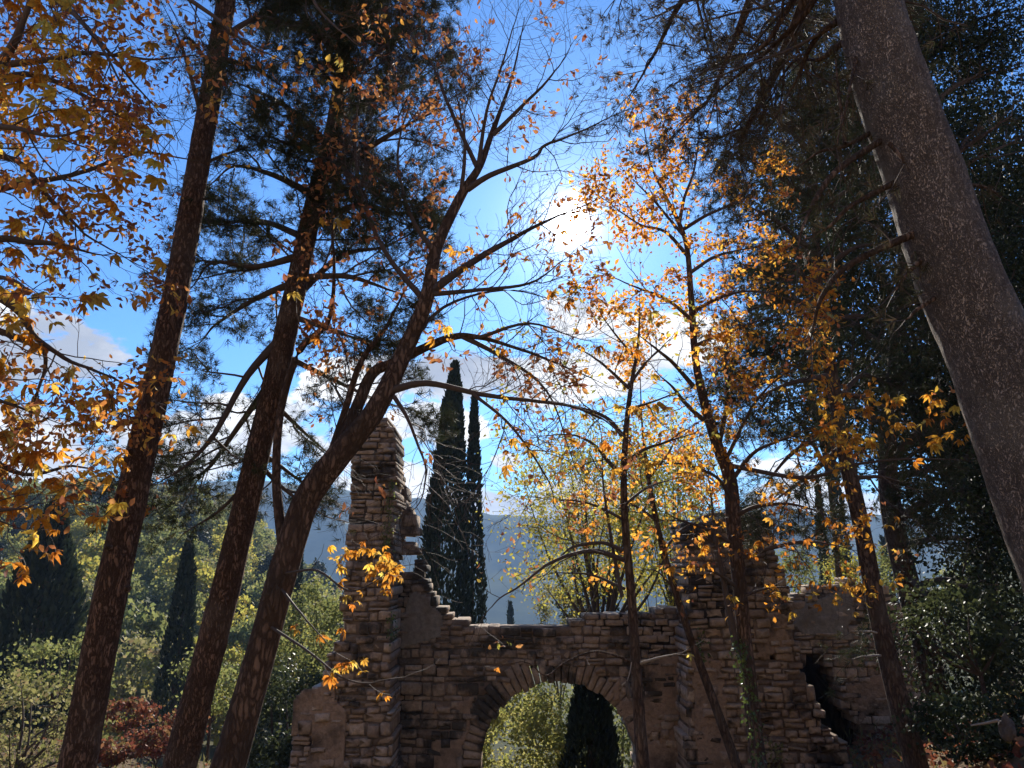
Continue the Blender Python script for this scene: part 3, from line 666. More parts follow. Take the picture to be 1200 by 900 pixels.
root, tp, td, rng = build_tree('pine_tree', 'second pine from the left with a full needled crown', 'tree', 102,
    [(170, 1060, 8, 66), (215, 880, 8, 52), (262, 700, 8, 46), (300, 540, 8.1, 40), (335, 390, 8.2, 36), (365, 250, 8.4, 30), (390, 150, 8.6, 24), (405, 40, 8.9, 18), (415, -80, 9.2, 12), (420, -200, 9.5, 5)],
    [[(335, 390, 8.2, 12), (290, 440, 8.0, 9), (250, 510, 7.8, 7), (215, 545, 7.6, 5), (185, 562, 7.5, 3)],
     [(322, 440, 8.2, 9), (280, 500, 8.6, 7), (240, 555, 9.0, 5), (195, 570, 9.2, 3)],
     [(352, 300, 8.3, 10), (300, 312, 8.2, 7), (250, 305, 8.0, 5), (228, 330, 8, 3)], [(348, 330, 8.3, 10), (300, 350, 8.6, 7), (255, 380, 8.8, 4), (240, 400, 8.8, 3)],
     [(370, 230, 8.4, 10), (320, 205, 8.2, 7), (275, 195, 8.0, 4), (250, 215, 7.9, 3)], [(385, 170, 8.5, 10), (335, 125, 8.2, 7), (285, 100, 8.0, 4)],
     [(395, 110, 8.7, 9), (440, 65, 8.5, 6), (495, 30, 8.4, 3)], [(400, 60, 8.8, 9), (355, 20, 8.4, 6), (315, -20, 8.2, 3)], [(392, 140, 8.6, 9), (430, 120, 8.9, 7), (480, 100, 9.2, 4), (505, 70, 9.3, 3)],
     [(375, 215, 8.5, 10), (430, 175, 8.3, 8), (480, 145, 8.2, 5), (520, 125, 8.1, 3)], [(366, 265, 8.4, 10), (420, 240, 8.6, 7), (470, 250, 8.8, 5), (505, 228, 9, 3)],
     [(352, 325, 8.3, 9), (410, 325, 8.1, 7), (462, 345, 8.0, 4)], [(345, 350, 8.3, 9), (400, 300, 8.6, 7), (450, 290, 8.9, 4), (490, 270, 9, 3)],
     [(330, 415, 8.2, 8), (380, 440, 8.4, 6), (430, 465, 8.6, 4), (480, 480, 8.7, 3)], [(318, 470, 8.1, 7), (350, 500, 8.3, 5), (385, 530, 8.4, 3)],
     [(300, 540, 8.1, 7), (335, 575, 8.3, 5), (375, 600, 8.4, 3)], [(305, 530, 8.1, 7), (335, 550, 8.6, 5), (370, 575, 8.9, 3)], [(295, 560, 8.1, 6), (255, 600, 8.3, 4), (215, 625, 8.5, 3), dict(level=1)],
     [(405, 20, 8.9, 9), (455, -20, 9, 6), (500, -30, 9, 3)], [(408, 0, 9, 8), (360, -30, 9, 6), (300, -40, 9, 3)], [(360, 280, 8.4, 9), (310, 260, 8.8, 7), (265, 260, 9.1, 4)],
     [(380, 190, 8.5, 9), (400, 200, 7.9, 7), (440, 230, 7.4, 4)], [(388, 160, 8.6, 9), (350, 170, 8.0, 7), (320, 160, 7.5, 4)], [(340, 370, 8.3, 8), (385, 385, 7.9, 6), (430, 400, 7.6, 3)],
     [(400, 70, 8.9, 9), (430, 30, 9.3, 7), (470, 60, 9.7, 4)]], 'bark_pine', PINE, rough=.07, trunk_side=(.45, .97, 11, 1.1))
pc = np.array([not (392 < PIX(p)[0] < 485 and PIX(p)[1] > 445) for p in tp]); tp, td = tp[pc], td[pc]
needles(root, tp, td, rng, 'needle', .10, per=2)

# the big pine on the right
root, tp, td, rng = build_tree('pine_tree', 'thick grey-brown pine trunk leaning across the right edge, nearest of all', 'tree', 103,
    [(1420, 1200, 4.2, 150), (1340, 900, 4.2, 132), (1280, 730, 4.2, 122), (1230, 600, 4.2, 115), (1175, 450, 4.2, 106), (1114, 300, 4.2, 96), (1080, 200, 4.2, 91), (1044, 100, 4.2, 85), (1017, 0, 4.25, 77), (985, -150, 4.4, 66), (950, -350, 4.6, 50), (925, -600, 4.9, 34), (910, -900, 5.2, 8)],
    [[(1035, 148, 4.2, 7), (987, 173, 4.3, 5), (960, 180, 4.35, 4), (932, 201, 4.4, 1.5), dict(level=1, mat='bark_chestnut')], [(1040, 160, 4.2, 8), (980, 200, 4.0, 8), (947, 247, 3.9, 6), (930, 292, 3.85, 3), dict(level=1, mat='bark_chestnut')],
     [(1060, 208, 4.2, 8), (1000, 240, 4.1, 6), (975, 262, 4.1, 5), (940, 279, 4.1, 1.5), dict(level=1, mat='bark_chestnut')], [(1085, 268, 4.2, 10), (1018, 298, 4.0, 9), (982, 322, 3.95, 8), (963, 360, 3.9, 7), (958, 400, 3.9, 4), dict(level=1, mat='bark_chestnut')],
     [(990, 168, 4.1, 5), (982, 100, 4.2, 4), (980, 55, 4.3, 2), dict(level=1, mat='bark_chestnut')], [(1005, 60, 4.2, 5), (995, 110, 4.0, 4), (982, 170, 3.9, 3), dict(level=1, mat='bark_chestnut')],
     [(1115, 185, 4.3, 6), (1150, 160, 4.4, 5), (1182, 137, 4.5, 3), dict(level=1, mat='bark_chestnut')], [(1095, 290, 4.2, 8), (1062, 322, 4.1, 6), (1047, 342, 4.05, 4), dict(level=1, mat='bark_chestnut')],
     [(1110, 340, 4.2, 7), (1076, 362, 4.1, 5), (1061, 373, 4.05, 3), dict(level=1, mat='bark_chestnut')], [(1042, 168, 3.98, 6), (1056, 182, 3.95, 6), (1066, 194, 3.93, 4), dict(level=1, mat='bark_chestnut')],
     [(1130, 215, 4.3, 5), (1160, 222, 4.4, 4), (1178, 235, 4.5, 2), dict(level=1, mat='bark_chestnut')], [(1150, 150, 4.6, 5), (1130, 165, 4.4, 4), (1118, 190, 4.3, 3), dict(level=1)],
     # drooping needled limbs from above
     [(985, -150, 4.6, 20), (950, -20, 5.2, 16), (905, 90, 5.6, 12), (870, 160, 5.9, 8), (866, 195, 6, 4)], [(985, -120, 4.6, 18), (900, -40, 5.4, 14), (860, 50, 5.8, 9), (835, 110, 6, 5), (805, 140, 6.1, 3)],
     [(970, -200, 4.6, 18), (870, -90, 5.6, 12), (800, 0, 6.2, 8), (765, 70, 6.4, 5), (740, 110, 6.5, 3)], [(960, -250, 4.7, 16), (850, -150, 5.8, 12), (760, -60, 6.6, 7), (720, 0, 6.9, 3)],
     [(990, -100, 4.5, 14), (960, -10, 4.6, 10), (920, 40, 4.8, 7), (850, 100, 5.2, 4), (815, 130, 5.3, 3)], [(985, -60, 4.5, 12), (930, 0, 4.7, 9), (890, 60, 4.8, 6), (830, 70, 5.0, 3)],
     [(990, 20, 4.4, 9), (955, 45, 4.6, 7), (935, 90, 4.8, 5), (905, 140, 5.0, 3)], [(1000, 40, 4.3, 8), (960, 70, 4.7, 6), (925, 75, 5.1, 4), (890, 130, 5.4, 3)]],
    'bark_big', dict(PINE, up=-.10, dens=(11, 8, 6), len=(.26, .5, .9), wig=.16, flat=.8), sides=56, rough=.06, limb_mat='bark_dark', wscale=.92)
needles(root, tp, td, rng, 'needle_dry', .09, per=1, keep=.7)

# slim dark pine in the right half, and its crown
root, tp, td, rng = build_tree('pine_tree', 'slim dark pine with straight trunk in front of the low side wall', 'tree', 104,
    [(1120, 1060, 10.5, 44), (1072, 890, 10.5, 36), (1045, 790, 10.5, 32), (1025, 700, 10.6, 29), (1008, 610, 10.7, 26), (992, 540, 10.8, 24), (978, 460, 11, 22), (965, 390, 11, 18), (958, 330, 11.2, 14), (955, 250, 11.4, 12), (950, 150, 11.7, 9), (945, 50, 12, 6), (942, -60, 12.3, 3)],
    [[(1030, 742, 10.5, 3), (1015, 740, 10.4, 2.5), (999, 742, 10.3, 1.5), dict(level=1, mat='twig_pale')], [(1036, 768, 10.5, 3), (1015, 769, 10.3, 2.5), (996, 772, 10.2, 1.5), dict(level=1, mat='twig_pale')],
     [(962, 360, 11, 9), (915, 350, 10.7, 6), (870, 365, 10.4, 3)], [(975, 440, 11, 9), (925, 450, 10.6, 6), (880, 470, 10.3, 3)], [(958, 300, 11.2, 8), (910, 260, 11, 6), (870, 240, 10.8, 3)],
     [(955, 240, 11.4, 8), (905, 200, 11.2, 6), (880, 190, 11, 3)], [(985, 500, 10.9, 8), (930, 530, 10.9, 6), (895, 570, 10.9, 3)], [(990, 520, 10.8, 8), (945, 560, 11.5, 6), (905, 590, 11.8, 3)],
     [(965, 380, 11, 8), (1010, 370, 10.8, 6), (1050, 390, 10.6, 3)], [(978, 460, 11, 8), (1025, 470, 10.8, 6), (1070, 500, 10.6, 3)], [(958, 320, 11.2, 8), (1005, 290, 11, 6), (1050, 290, 10.8, 3)],
     [(955, 250, 11.4, 8), (1000, 220, 11.4, 6), (1040, 210, 11.4, 3)], [(952, 180, 11.6, 7), (910, 140, 11.6, 5), (880, 130, 11.6, 3)], [(950, 150, 11.7, 7), (990, 120, 11.7, 5), (1030, 110, 11.7, 3)],
     [(970, 420, 11, 8), (940, 400, 11.8, 6), (890, 420, 12.4, 3)], [(960, 340, 11.2, 8), (920, 310, 12, 6), (880, 320, 12.6, 3)], [(980, 470, 11, 8), (1010, 440, 11.8, 6), (1040, 450, 12.4, 3)],
     [(1000, 560, 10.8, 6), (1040, 560, 10.8, 4), (1080, 580, 10.8, 3)], [(947, 90, 11.8, 6), (900, 60, 11.8, 5), (870, 50, 11.8, 3)], [(946, 60, 12, 6), (990, 30, 12, 5), (1030, 30, 12, 3)]],
    'bark_dark', dict(PINE, dens=(8, 7, 5), len=(.4, .75, 1.2), up=.04), rough=.05, trunk_side=(.5, .98, 7, 1.2))
needles(root, tp, td, rng, 'needle', .13, per=2, spread=.13)

# ------------------------------------------------------------------ evergreen oak with the dark mass of leaves on the right
EV = dict(dens=(8, 6, 4.5), len=(.45, .9, 1.4), r=(.006, .012, .02), ang=(30, 80), up=.05, wig=.2, level=3, seg=.22)
root, tp, td, rng = build_tree('evergreen_oak', 'broad evergreen oak with dense dark crown at the right edge', 'tree', 105,
    [(1160, 1060, 13, 50), (1125, 900, 13, 42), (1090, 780, 13, 38), (1065, 690, 13, 36), (1045, 600, 13, 33), (1040, 520, 13.2, 28), (1050, 420, 13.5, 24), (1060, 300, 14, 20), (1070, 150, 14.5, 14), (1080, 0, 15, 8), (1085, -120, 15.3, 4)],
    [[(1050, 610, 13, 12), (1100, 580, 12.6, 10), (1160, 570, 12.2, 7), (1220, 580, 12, 3)], [(1042, 540, 13.2, 12), (1100, 490, 13, 10), (1170, 470, 12.6, 6), (1230, 470, 12.4, 3)],
     [(1065, 690, 13, 10), (1110, 680, 12.5, 8), (1160, 700, 12, 5), (1210, 720, 11.8, 3)], [(1060, 670, 13, 10), (1110, 720, 12.2, 8), (1150, 750, 11.8, 4)], [(1045, 460, 13.4, 12), (1100, 400, 13.4, 9), (1160, 370, 13.4, 6), (1220, 350, 13.4, 3)],
     [(1055, 350, 13.8, 11), (1110, 300, 13.8, 8), (1170, 270, 13.8, 5), (1230, 260, 13.8, 3)], [(1062, 260, 14.2, 10), (1120, 200, 14.2, 8), (1180, 170, 14.2, 5)], [(1070, 150, 14.5, 9), (1120, 100, 14.5, 7), (1180, 80, 14.5, 4)],
     [(1075, 80, 14.8, 8), (1130, 30, 14.8, 6), (1190, 10, 14.8, 3)], [(1050, 420, 13.5, 10), (1000, 380, 13.8, 8), (950, 350, 14.2, 4)], [(1060, 300, 14, 10), (1010, 250, 14.3, 8), (960, 220, 14.6, 4)], [(1066, 200, 14.3, 9), (1010, 150, 14.6, 7), (950, 130, 15, 4)],
     [(1072, 120, 14.6, 8), (1020, 60, 14.8, 6), (970, 40, 15, 3)], [(1042, 500, 13.3, 10), (1000, 480, 14.2, 8), (960, 470, 15, 4)], [(1042, 560, 13.1, 10), (1090, 550, 14, 8), (1150, 530, 15, 5), (1210, 520, 15.5, 3)], [(1055, 640, 13, 9), (1110, 630, 13.8, 7), (1180, 640, 14.5, 4)],
     [(1080, 750, 13, 8), (1120, 770, 12.6, 6), (1180, 790, 12.2, 3)], [(1060, 400, 13.6, 9), (1100, 420, 12.6, 7), (1150, 440, 12, 3)], [(1080, -20, 15, 8), (1130, -60, 15, 6), (1200, -60, 15, 3)]],
    'bark_dark', EV, rough=.05, trunk_side=(.55, .98, 4, 1.4))
ok = np.array([PIX(p)[1] > 420 and PIX(p)[0] > 1050 for p in tp])
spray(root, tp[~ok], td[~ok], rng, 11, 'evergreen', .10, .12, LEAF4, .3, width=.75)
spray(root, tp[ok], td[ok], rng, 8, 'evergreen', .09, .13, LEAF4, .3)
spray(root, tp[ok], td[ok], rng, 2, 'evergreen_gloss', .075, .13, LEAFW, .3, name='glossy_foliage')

# ------------------------------------------------------------------ chestnuts and other broadleaves
CH = dict(dens=(10, 10, 7), len=(.28, .5, .9), r=(.0034, .0046, .007), ang=(30, 70), up=.16, wig=.20, level=3, seg=.10)
root, tp, td, rng = build_tree('chestnut_tree', 'half-bare leaning chestnut with arching limbs reaching towards the sun', 'tree', 106,
    [(215, 1060, 7, 70), (270, 890, 7, 54), (310, 750, 7, 48), (335, 660, 7, 46), (360, 585, 7, 44), (400, 530, 7, 40), (440, 480, 7, 34), (475, 410, 7.1, 28), (500, 350, 7.1, 24), (512, 290, 7.2, 19), (540, 230, 7.3, 16), (562, 195, 7.3, 12), (575, 160, 7.4, 9), (600, 90, 7.6, 4), (615, 20, 7.8, 1)],
    [[(395, 535, 7.1, 14), (422, 468, 7.25, 15), (438, 436, 7.3, 14), (468, 423, 7.3, 13), (500, 406, 7.3, 12), (540, 393, 7.2, 10), (580, 400, 7.1, 7), (640, 420, 7, 5), (700, 445, 6.9, 2.5), dict(t0=.5, mat='bark_chestnut')],
     [(375, 570, 7.15, 10), (404, 482, 7.4, 9), (424, 422, 7.4, 8), (455, 380, 7.5, 6), (480, 330, 7.6, 3), dict(mat='bark_chestnut')],
     [(332, 645, 7.0, 14), (324, 560, 7.1, 11), (330, 480, 7.2, 10), (352, 410, 7.3, 10), (385, 375, 7.4, 8), (393, 310, 7.5, 6), (390, 250, 7.6, 3), dict(t0=.5, mat='bark_chestnut')],
     [(456, 458, 7, 10), (500, 449, 7, 8), (560, 462, 6.9, 6.5), (620, 470, 6.8, 5), (670, 478, 6.7, 4), (705, 492, 6.7, 3), (733, 517, 6.7, 2)],
     [(505, 342, 7.1, 11), (545, 312, 7.1, 9), (590, 285, 7.1, 7), (640, 258, 7.1, 4.5), (690, 238, 7.1, 2)],
     [(548, 222, 7.3, 8), (575, 205, 7.2, 7), (625, 184, 7.1, 5), (640, 168, 7.1, 4.5), (680, 152, 7, 3.5), (735, 125, 6.9, 2)],
     [(560, 198, 7.3, 6), (527, 127, 7.4, 4.5), (508, 80, 7.5, 3), (480, 40, 7.6, 2)], [(578, 158, 7.4, 6), (615, 122, 7.3, 4.5), (648, 90, 7.2, 3), (665, 70, 7.2, 2)],
     [(560, 200, 7.3, 6), (570, 130, 7.2, 4), (590, 70, 7.1, 3), (605, 15, 7.1, 2)], [(540, 232, 7.3, 6), (545, 165, 7.2, 4), (530, 90, 7.1, 2)],
     [(462, 465, 7, 6), (478, 490, 6.9, 4.5), (490, 520, 6.9, 3.5), (500, 548, 6.9, 3), (492, 585, 6.9, 2), (470, 600, 6.9, 1.5), dict(up=-.1)],
     [(500, 355, 7.1, 8), (455, 300, 7.2, 6), (425, 230, 7.3, 5), (418, 150, 7.4, 4), (432, 60, 7.5, 2.5)], [(512, 300, 7.2, 7), (480, 250, 7.2, 5), (465, 180, 7.2, 4), (480, 110, 7.2, 2)],
     [(500, 345, 7.1, 7), (560, 340, 7.0, 5), (620, 330, 6.9, 4), (665, 300, 6.8, 2)], [(470, 415, 7.1, 6), (520, 360, 7.3, 4), (590, 340, 7.5, 3), (650, 350, 7.6, 2)],
     [(540, 393, 7.2, 7), (590, 420, 7.2, 5), (640, 460, 7.2, 3.5), (670, 540, 7.2, 2), dict(up=-.1)], [(560, 396, 7.1, 5), (620, 380, 6.9, 3.5), (680, 400, 6.8, 2)],
     [(555, 462, 6.9, 4.5), (600, 500, 6.8, 3.5), (640, 560, 6.8, 2.5), (648, 590, 6.8, 1.5), dict(up=-.15)],
     # low twigs with the bright leaves before the pillar
     [(335, 672, 6.9, 3.5), (372, 668, 6.5, 2.8), (410, 692, 6.3, 3), (450, 672, 6.2, 2), dict(level=1, dens=(3, 3, 3))], [(318, 735, 6.9, 3.8), (360, 762, 6.4, 3), (400, 792, 6.1, 2.6), (432, 800, 6.0, 3), (462, 792, 5.95, 2), dict(level=1, dens=(3, 3, 3))],
     [(330, 690, 6.9, 3.2), (352, 720, 6.5, 2.5), (385, 762, 6.3, 2), dict(level=1, dens=(3, 3, 3))]],
    'bark_chestnut', CH, rough=.04, sides=24, trunk_side=(.75, 1, 4, .6))
up_ = np.array([PIX(p)[1] for p in tp])
xx_ = np.array([PIX(p)[0] for p in tp]); low_all = up_ > 600
low = (up_ > 640) & (xx_ < 472); low &= rng.random(len(tp)) < min(1, 34 / max(1, low.sum()))
leaf_objects(root, tp[low], rng, .085); leaf_objects(root, (tp[low] + rng.normal(0, .05, tp[low].shape))[::2], rng, .075)
pill = np.array([(385 < PIX(p)[0] < 580 and 430 < PIX(p)[1] < 640) for p in tp]) & (rng.random(len(tp)) < .88)
idx, rest = biggest(tp, td, rng, 80, lambda x, y: y < 560 and not (385 < x < 580 and y > 430) and (x < 540 or rng.random() < .22))
leaf_objects(root, tp[idx], rng, .09)
lf = rng.random(len(tp)) < np.where(np.array([PIX(p)[0] for p in tp]) < 520, .26, .10)
spray(root, tp[lf & rest & ~low_all & ~pill], td[lf & rest & ~low_all & ~pill], rng, 5, 'leaf_rust', .075, .035, LEAF8, .4, patch=-.05)

root, tp, td, rng = build_tree('chestnut_tree', 'chestnut overhanging from the left edge with masses of rusty leaves', 'tree', 107,
    [(-420, 1300, 4.6, 80), (-300, 900, 4.6, 66), (-230, 600, 4.6, 58), (-180, 350, 4.7, 48), (-150, 100, 4.8, 36), (-120, -150, 5, 24), (-100, -400, 5.3, 8)],
    [[(-170, 270, 4.7, 16), (-60, 240, 4.9, 12), (0, 223, 5, 9), (70, 211, 5.2, 7), (112, 200, 5.4, 6), (165, 183, 5.5, 5), (222, 190, 5.6, 3)],
     [(-150, 150, 4.8, 18), (-40, 100, 4.6, 15), (5, 72, 4.5, 13), (30, 28, 4.4, 11), (50, -40, 4.3, 6)], [(-155, 150, 4.8, 14), (0, 92, 5, 9), (60, 94, 5.2, 7), (130, 130, 5.4, 5), (182, 162, 5.5, 3)],
     [(-150, 90, 4.8, 14), (40, 72, 4.9, 8), (100, 62, 5, 6), (170, 70, 5.2, 4), (228, 68, 5.3, 2.5)], [(-190, 400, 4.7, 16), (-60, 335, 4.7, 12), (15, 358, 4.8, 10), (42, 395, 4.9, 8), (80, 420, 5.1, 6), (130, 440, 5.3, 4), (162, 458, 5.4, 2.5)],
     [(-180, 330, 4.7, 14), (-20, 282, 4.8, 10), (40, 284, 4.9, 8), (82, 288, 5, 6), (125, 300, 5.2, 3)], [(-190, 430, 4.7, 14), (-40, 385, 4.9, 10), (30, 400, 5.1, 8), (52, 418, 5.2, 6), (36, 470, 5.3, 4), (28, 530, 5.3, 3), dict(up=-.1)],
     [(-165, 220, 4.7, 14), (0, 182, 4.9, 8), (60, 232, 5.1, 6), (100, 272, 5.3, 4), (152, 302, 5.5, 2.5)], [(-220, 540, 4.6, 14), (-60, 520, 5.0, 9), (25, 556, 5.4, 6), (80, 545, 5.8, 4), (118, 560, 6, 2.5)],
     [(-120, -60, 5, 14), (20, -30, 5.1, 9), (90, 20, 5.2, 6), (150, 90, 5.4, 4), (185, 132, 5.5, 2.5)], [(-225, 580, 4.6, 12), (-60, 600, 4.4, 8), (10, 598, 4.4, 5), (45, 590, 4.5, 2.5)],
     [(-115, -120, 5, 14), (100, -70, 5.0, 9), (230, 5, 5.0, 6), (285, 50, 5, 4), (330, 72, 5, 2.5)], [(-110, -170, 5, 14), (150, -130, 5.2, 9), (330, -40, 5.4, 6), (380, 20, 5.4, 4), (425, 60, 5.4, 2.5)],
     [(-130, -20, 4.9, 14), (40, -10, 4.4, 9), (110, 40, 4.2, 6), (150, 110, 4.1, 3)], [(-200, 470, 4.6, 12), (-60, 440, 4.4, 9), (0, 470, 4.4, 6), (60, 490, 4.6, 3)], [(-170, 300, 4.7, 12), (-40, 320, 4.1, 8), (10, 330, 3.9, 6), (40, 345, 3.8, 3), dict(level=1)],
     [(-160, 200, 4.7, 12), (-20, 150, 4.3, 8), (60, 160, 4.1, 5), (100, 150, 4.1, 3)]],
    'bark_chestnut', dict(CH, dens=(10, 9, 5.5), len=(.2, .4, .7), up=-.04, wig=.18), rough=.04, sides=16)
idx, rest = biggest(tp, td, rng, 290, lambda x, y: rng.random() < (.5 if x < 200 else .2))
leaf_objects(root, tp[idx], rng, .09)
far_r = np.array([PIX(p)[0] for p in tp]); rest &= rng.random(len(tp)) < np.interp(far_r, [150, 230], [1, .3])
spray(root, tp[rest], td[rest], rng, 3, 'leaf_rust', .055, .04, LEAF8, .35, patch=-.02)
spray(root, tp[rest], td[rest], rng, 4, 'leaf_autumn', .065, .045, LEAF8, .35, keep=.6, name='bright_foliage', patch=.04)

YT = dict(dens=(7, 6, 4), len=(.28, .5, .8), r=(.003, .0055, .009), ang=(30, 70), up=.10, wig=.18, level=3, seg=.12)
root, tp, td, rng = build_tree('chestnut_tree', 'thin straight tree with sparse yellow leaves in front of the arch', 'tree', 108,
    [(768, 1060, 9, 30), (752, 880, 9, 21), (745, 780, 9, 17), (740, 700, 9, 15), (733, 620, 9, 12.5), (731, 560, 9, 11), (734, 500, 9, 9), (740, 450, 9.1, 7), (748, 400, 9.2, 4), (750, 340, 9.3, 1)],
    [[(731, 656, 9, 6.5), (700, 646, 8.8, 6), (670, 650, 8.6, 5), (640, 664, 8.5, 4), (610, 688, 8.4, 3), (583, 704, 8.4, 2.5), (568, 722, 8.4, 1.5), dict(dens=(3, 2.5, 2))], [(730, 645, 9, 5.5), (705, 636, 9, 4.5), (672, 641, 9, 4), (655, 655, 9, 2)],
     [(729, 510, 9, 6), (713, 491, 8.9, 5), (690, 480, 8.8, 4), (640, 467, 8.6, 2)], [(728, 556, 9, 6), (712, 540, 8.9, 5), (696, 521, 8.8, 4), (671, 509, 8.7, 3), (640, 510, 8.6, 2)],
     [(737, 540, 9, 5.5), (755, 527, 8.9, 4.5), (778, 519, 8.8, 3.5), (812, 508, 8.7, 2)], [(737, 455, 9.1, 4.5), (712, 432, 9, 3.5), (690, 416, 8.9, 2.5), (668, 405, 8.8, 1.5)], [(737, 452, 9.1, 4.5), (757, 425, 9.1, 3), (782, 402, 9.1, 2)],
     [(729, 700, 9, 5), (716, 630, 9.1, 4), (706, 565, 9.2, 3), (704, 505, 9.3, 2)], [(734, 590, 9, 4), (760, 570, 9.2, 3), (790, 560, 9.3, 2)], [(733, 610, 9, 4), (690, 590, 9.2, 3), (640, 585, 9.3, 2)], [(732, 690, 9, 4), (690, 672, 9.3, 3), (650, 668, 9.4, 2)],
     [(744, 778, 9, 3.5), (718, 767, 8.8, 2.6), (692, 764, 8.6, 2.4), (660, 777, 8.5, 2.2), (640, 790, 8.4, 2), (622, 775, 8.4, 1.8), (600, 775, 8.4, 1.6), (568, 782, 8.4, 1.2), dict(level=1, dens=(3, 3, 3), mat='bark_chestnut')],
     [(748, 778, 9, 4), (772, 771, 8.8, 3), (797, 765, 8.7, 2), dict(level=1, dens=(2, 2, 2), mat='twig_pale')], [(736, 480, 9.1, 4), (765, 470, 9.2, 3), (800, 455, 9.3, 2)], [(745, 420, 9.2, 3), (720, 390, 9.3, 2.5), (700, 360, 9.3, 1.5)]],
    'bark_dark', YT, rough=.04, sides=14)
yy = np.array([PIX(p)[1] for p in tp])
idx, rest = biggest(tp, td, rng, 50, lambda x, y: rng.random() < (.25 if y < 620 else .1)); leaf_objects(root, tp[idx], rng, .07)
k = rest & (rng.random(len(tp)) < np.where(yy < 700, .6, .06))
spray(root, tp[k], td[k], rng, 4, 'leaf_yellowgreen', .065, .05, LEAF8, .4, patch=-.05); spray(root, tp[k], td[k], rng, 3, 'leaf_rust', .065, .05, LEAF8, .4, name='rusty_foliage', patch=.1)

root, tp, td, rng = build_tree('chestnut_tree', 'slender chestnut with glowing orange leaves before the tower stump', 'tree', 109,
    [(915, 1060, 10, 32), (890, 900, 10, 26), (878, 800, 10, 24), (868, 700, 10, 22), (860, 620, 10, 24), (855, 560, 10, 22), (840, 520, 10, 18), (825, 470, 10, 15), (815, 420, 10, 12), (810, 350, 10.1, 10), (805, 290, 10.2, 8), (795, 260, 10.3, 7), (780, 230, 10.4, 5), (762, 190, 10.5, 3), (752, 130, 10.6, 1)],
    [[(812, 452, 10, 6), (790, 427, 9.8, 5), (770, 410, 9.6, 4), (748, 392, 9.5, 2)], [(824, 492, 10, 6), (802, 472, 9.8, 5), (788, 455, 9.7, 4), (768, 438, 9.6, 2)], [(796, 262, 10.3, 5), (802, 232, 10.2, 4), (814, 200, 10.1, 3), (820, 155, 10, 2)],
     [(802, 268, 10.3, 5), (832, 250, 10, 4), (868, 235, 9.8, 3), (892, 220, 9.7, 2)], [(806, 300, 10.2, 5), (780, 272, 10, 4), (750, 264, 9.8, 3), (712, 238, 9.6, 2)], [(811, 375, 10.1, 5), (780, 350, 9.9, 4), (745, 336, 9.7, 3), (712, 322, 9.6, 2)],
     [(815, 405, 10, 5), (850, 390, 9.7, 4), (890, 376, 9.5, 3), (915, 370, 9.4, 2)], [(861, 605, 10, 6), (890, 592, 9.6, 5), (930, 590, 9.2, 4), (965, 600, 9, 2)], [(866, 655, 10, 6), (910, 640, 9.6, 5), (950, 634, 9.2, 4), (995, 642, 8.9, 2)],
     [(856, 565, 10, 6), (882, 532, 9.6, 5), (912, 518, 9.2, 4), (960, 500, 8.8, 2)], [(811, 365, 10.1, 5), (850, 346, 9.8, 4), (885, 340, 9.5, 3), (930, 350, 9.2, 2)], [(842, 525, 10, 6), (852, 470, 10, 5), (850, 430, 10, 4), (854, 390, 10, 2)],
     [(852, 545, 10, 6), (940, 560, 9, 5), (1000, 545, 8.4, 4), (1060, 538, 8, 3), (1125, 540, 7.6, 2)], [(800, 275, 10.3, 4), (765, 235, 10.6, 3), (735, 205, 10.8, 2)], [(808, 320, 10.2, 5), (840, 300, 10.5, 4), (880, 290, 10.8, 2)],
     [(850, 540, 10, 5), (880, 480, 9.8, 4), (905, 450, 9.6, 3), (935, 430, 9.4, 2)], [(862, 640, 10, 5), (830, 620, 9.8, 4), (800, 610, 9.6, 3), (780, 600, 9.5, 2)], [(866, 690, 10, 5), (840, 672, 9.7, 4), (810, 668, 9.5, 2)],
     [(858, 590, 10, 5), (840, 560, 9.5, 4), (800, 545, 9.2, 3), (770, 545, 9, 2)], [(868, 700, 10, 4), (900, 690, 9.6, 3), (940, 690, 9.4, 2)], [(863, 760, 10, 9), (848, 680, 9.9, 7), (838, 610, 9.8, 5), (834, 570, 9.8, 3)]],
    'bark_chestnut', dict(YT, dens=(8, 6, 5)), rough=.04, sides=16, trunk_side=(.62, 1, 5, .5))
idx, rest = biggest(tp, td, rng, 230, lambda x, y: y < 800 and rng.random() < (.6 if y < 560 else .3)); leaf_objects(root, tp[idx], rng, .085)
ky = np.array([PIX(p)[1] for p in tp]); k = rest & (rng.random(len(tp)) < np.interp(ky, [330, 420, 560, 600], [.95, .6, .45, .2]))
spray(root, tp[k], td[k], rng, 6, 'leaf_orange', .075, .05, LEAF8, .4, patch=-.15); spray(root, tp[k], td[k], rng, 2, 'leaf_rust', .07, .05, LEAF8, .4, name='rusty_foliage', patch=-.1)

root, tp, td, rng = build_tree('sapling', 'thin leaning sapling crossing the wall right of the arch', 'tree', 110,
    [(905, 1030, 11, 20), (863, 897, 11, 16), (833, 813, 11, 14), (810, 750, 11, 12), (792, 695, 11, 11), (776, 640, 11, 10), (765, 590, 11, 8), (757, 540, 11.1, 6), (752, 490, 11.2, 3), (750, 430, 11.3, 1)],
    [[(777, 645, 11, 4), (800, 620, 11.2, 3), (820, 610, 11.3, 2)], [(770, 610, 11, 4), (740, 590, 11.2, 3), (715, 580, 11.3, 2)], [(760, 560, 11, 4), (785, 530, 11.2, 3), (800, 500, 11.3, 2)], [(790, 690, 11, 3), (770, 670, 11, 2), (755, 668, 11, 1.5)]],
    'bark_dark', YT, rough=.04, sides=12)
spray(root, tp, td, rng, 4, 'leaf_orange', .08, .07, LEAF8, .4, keep=.7)
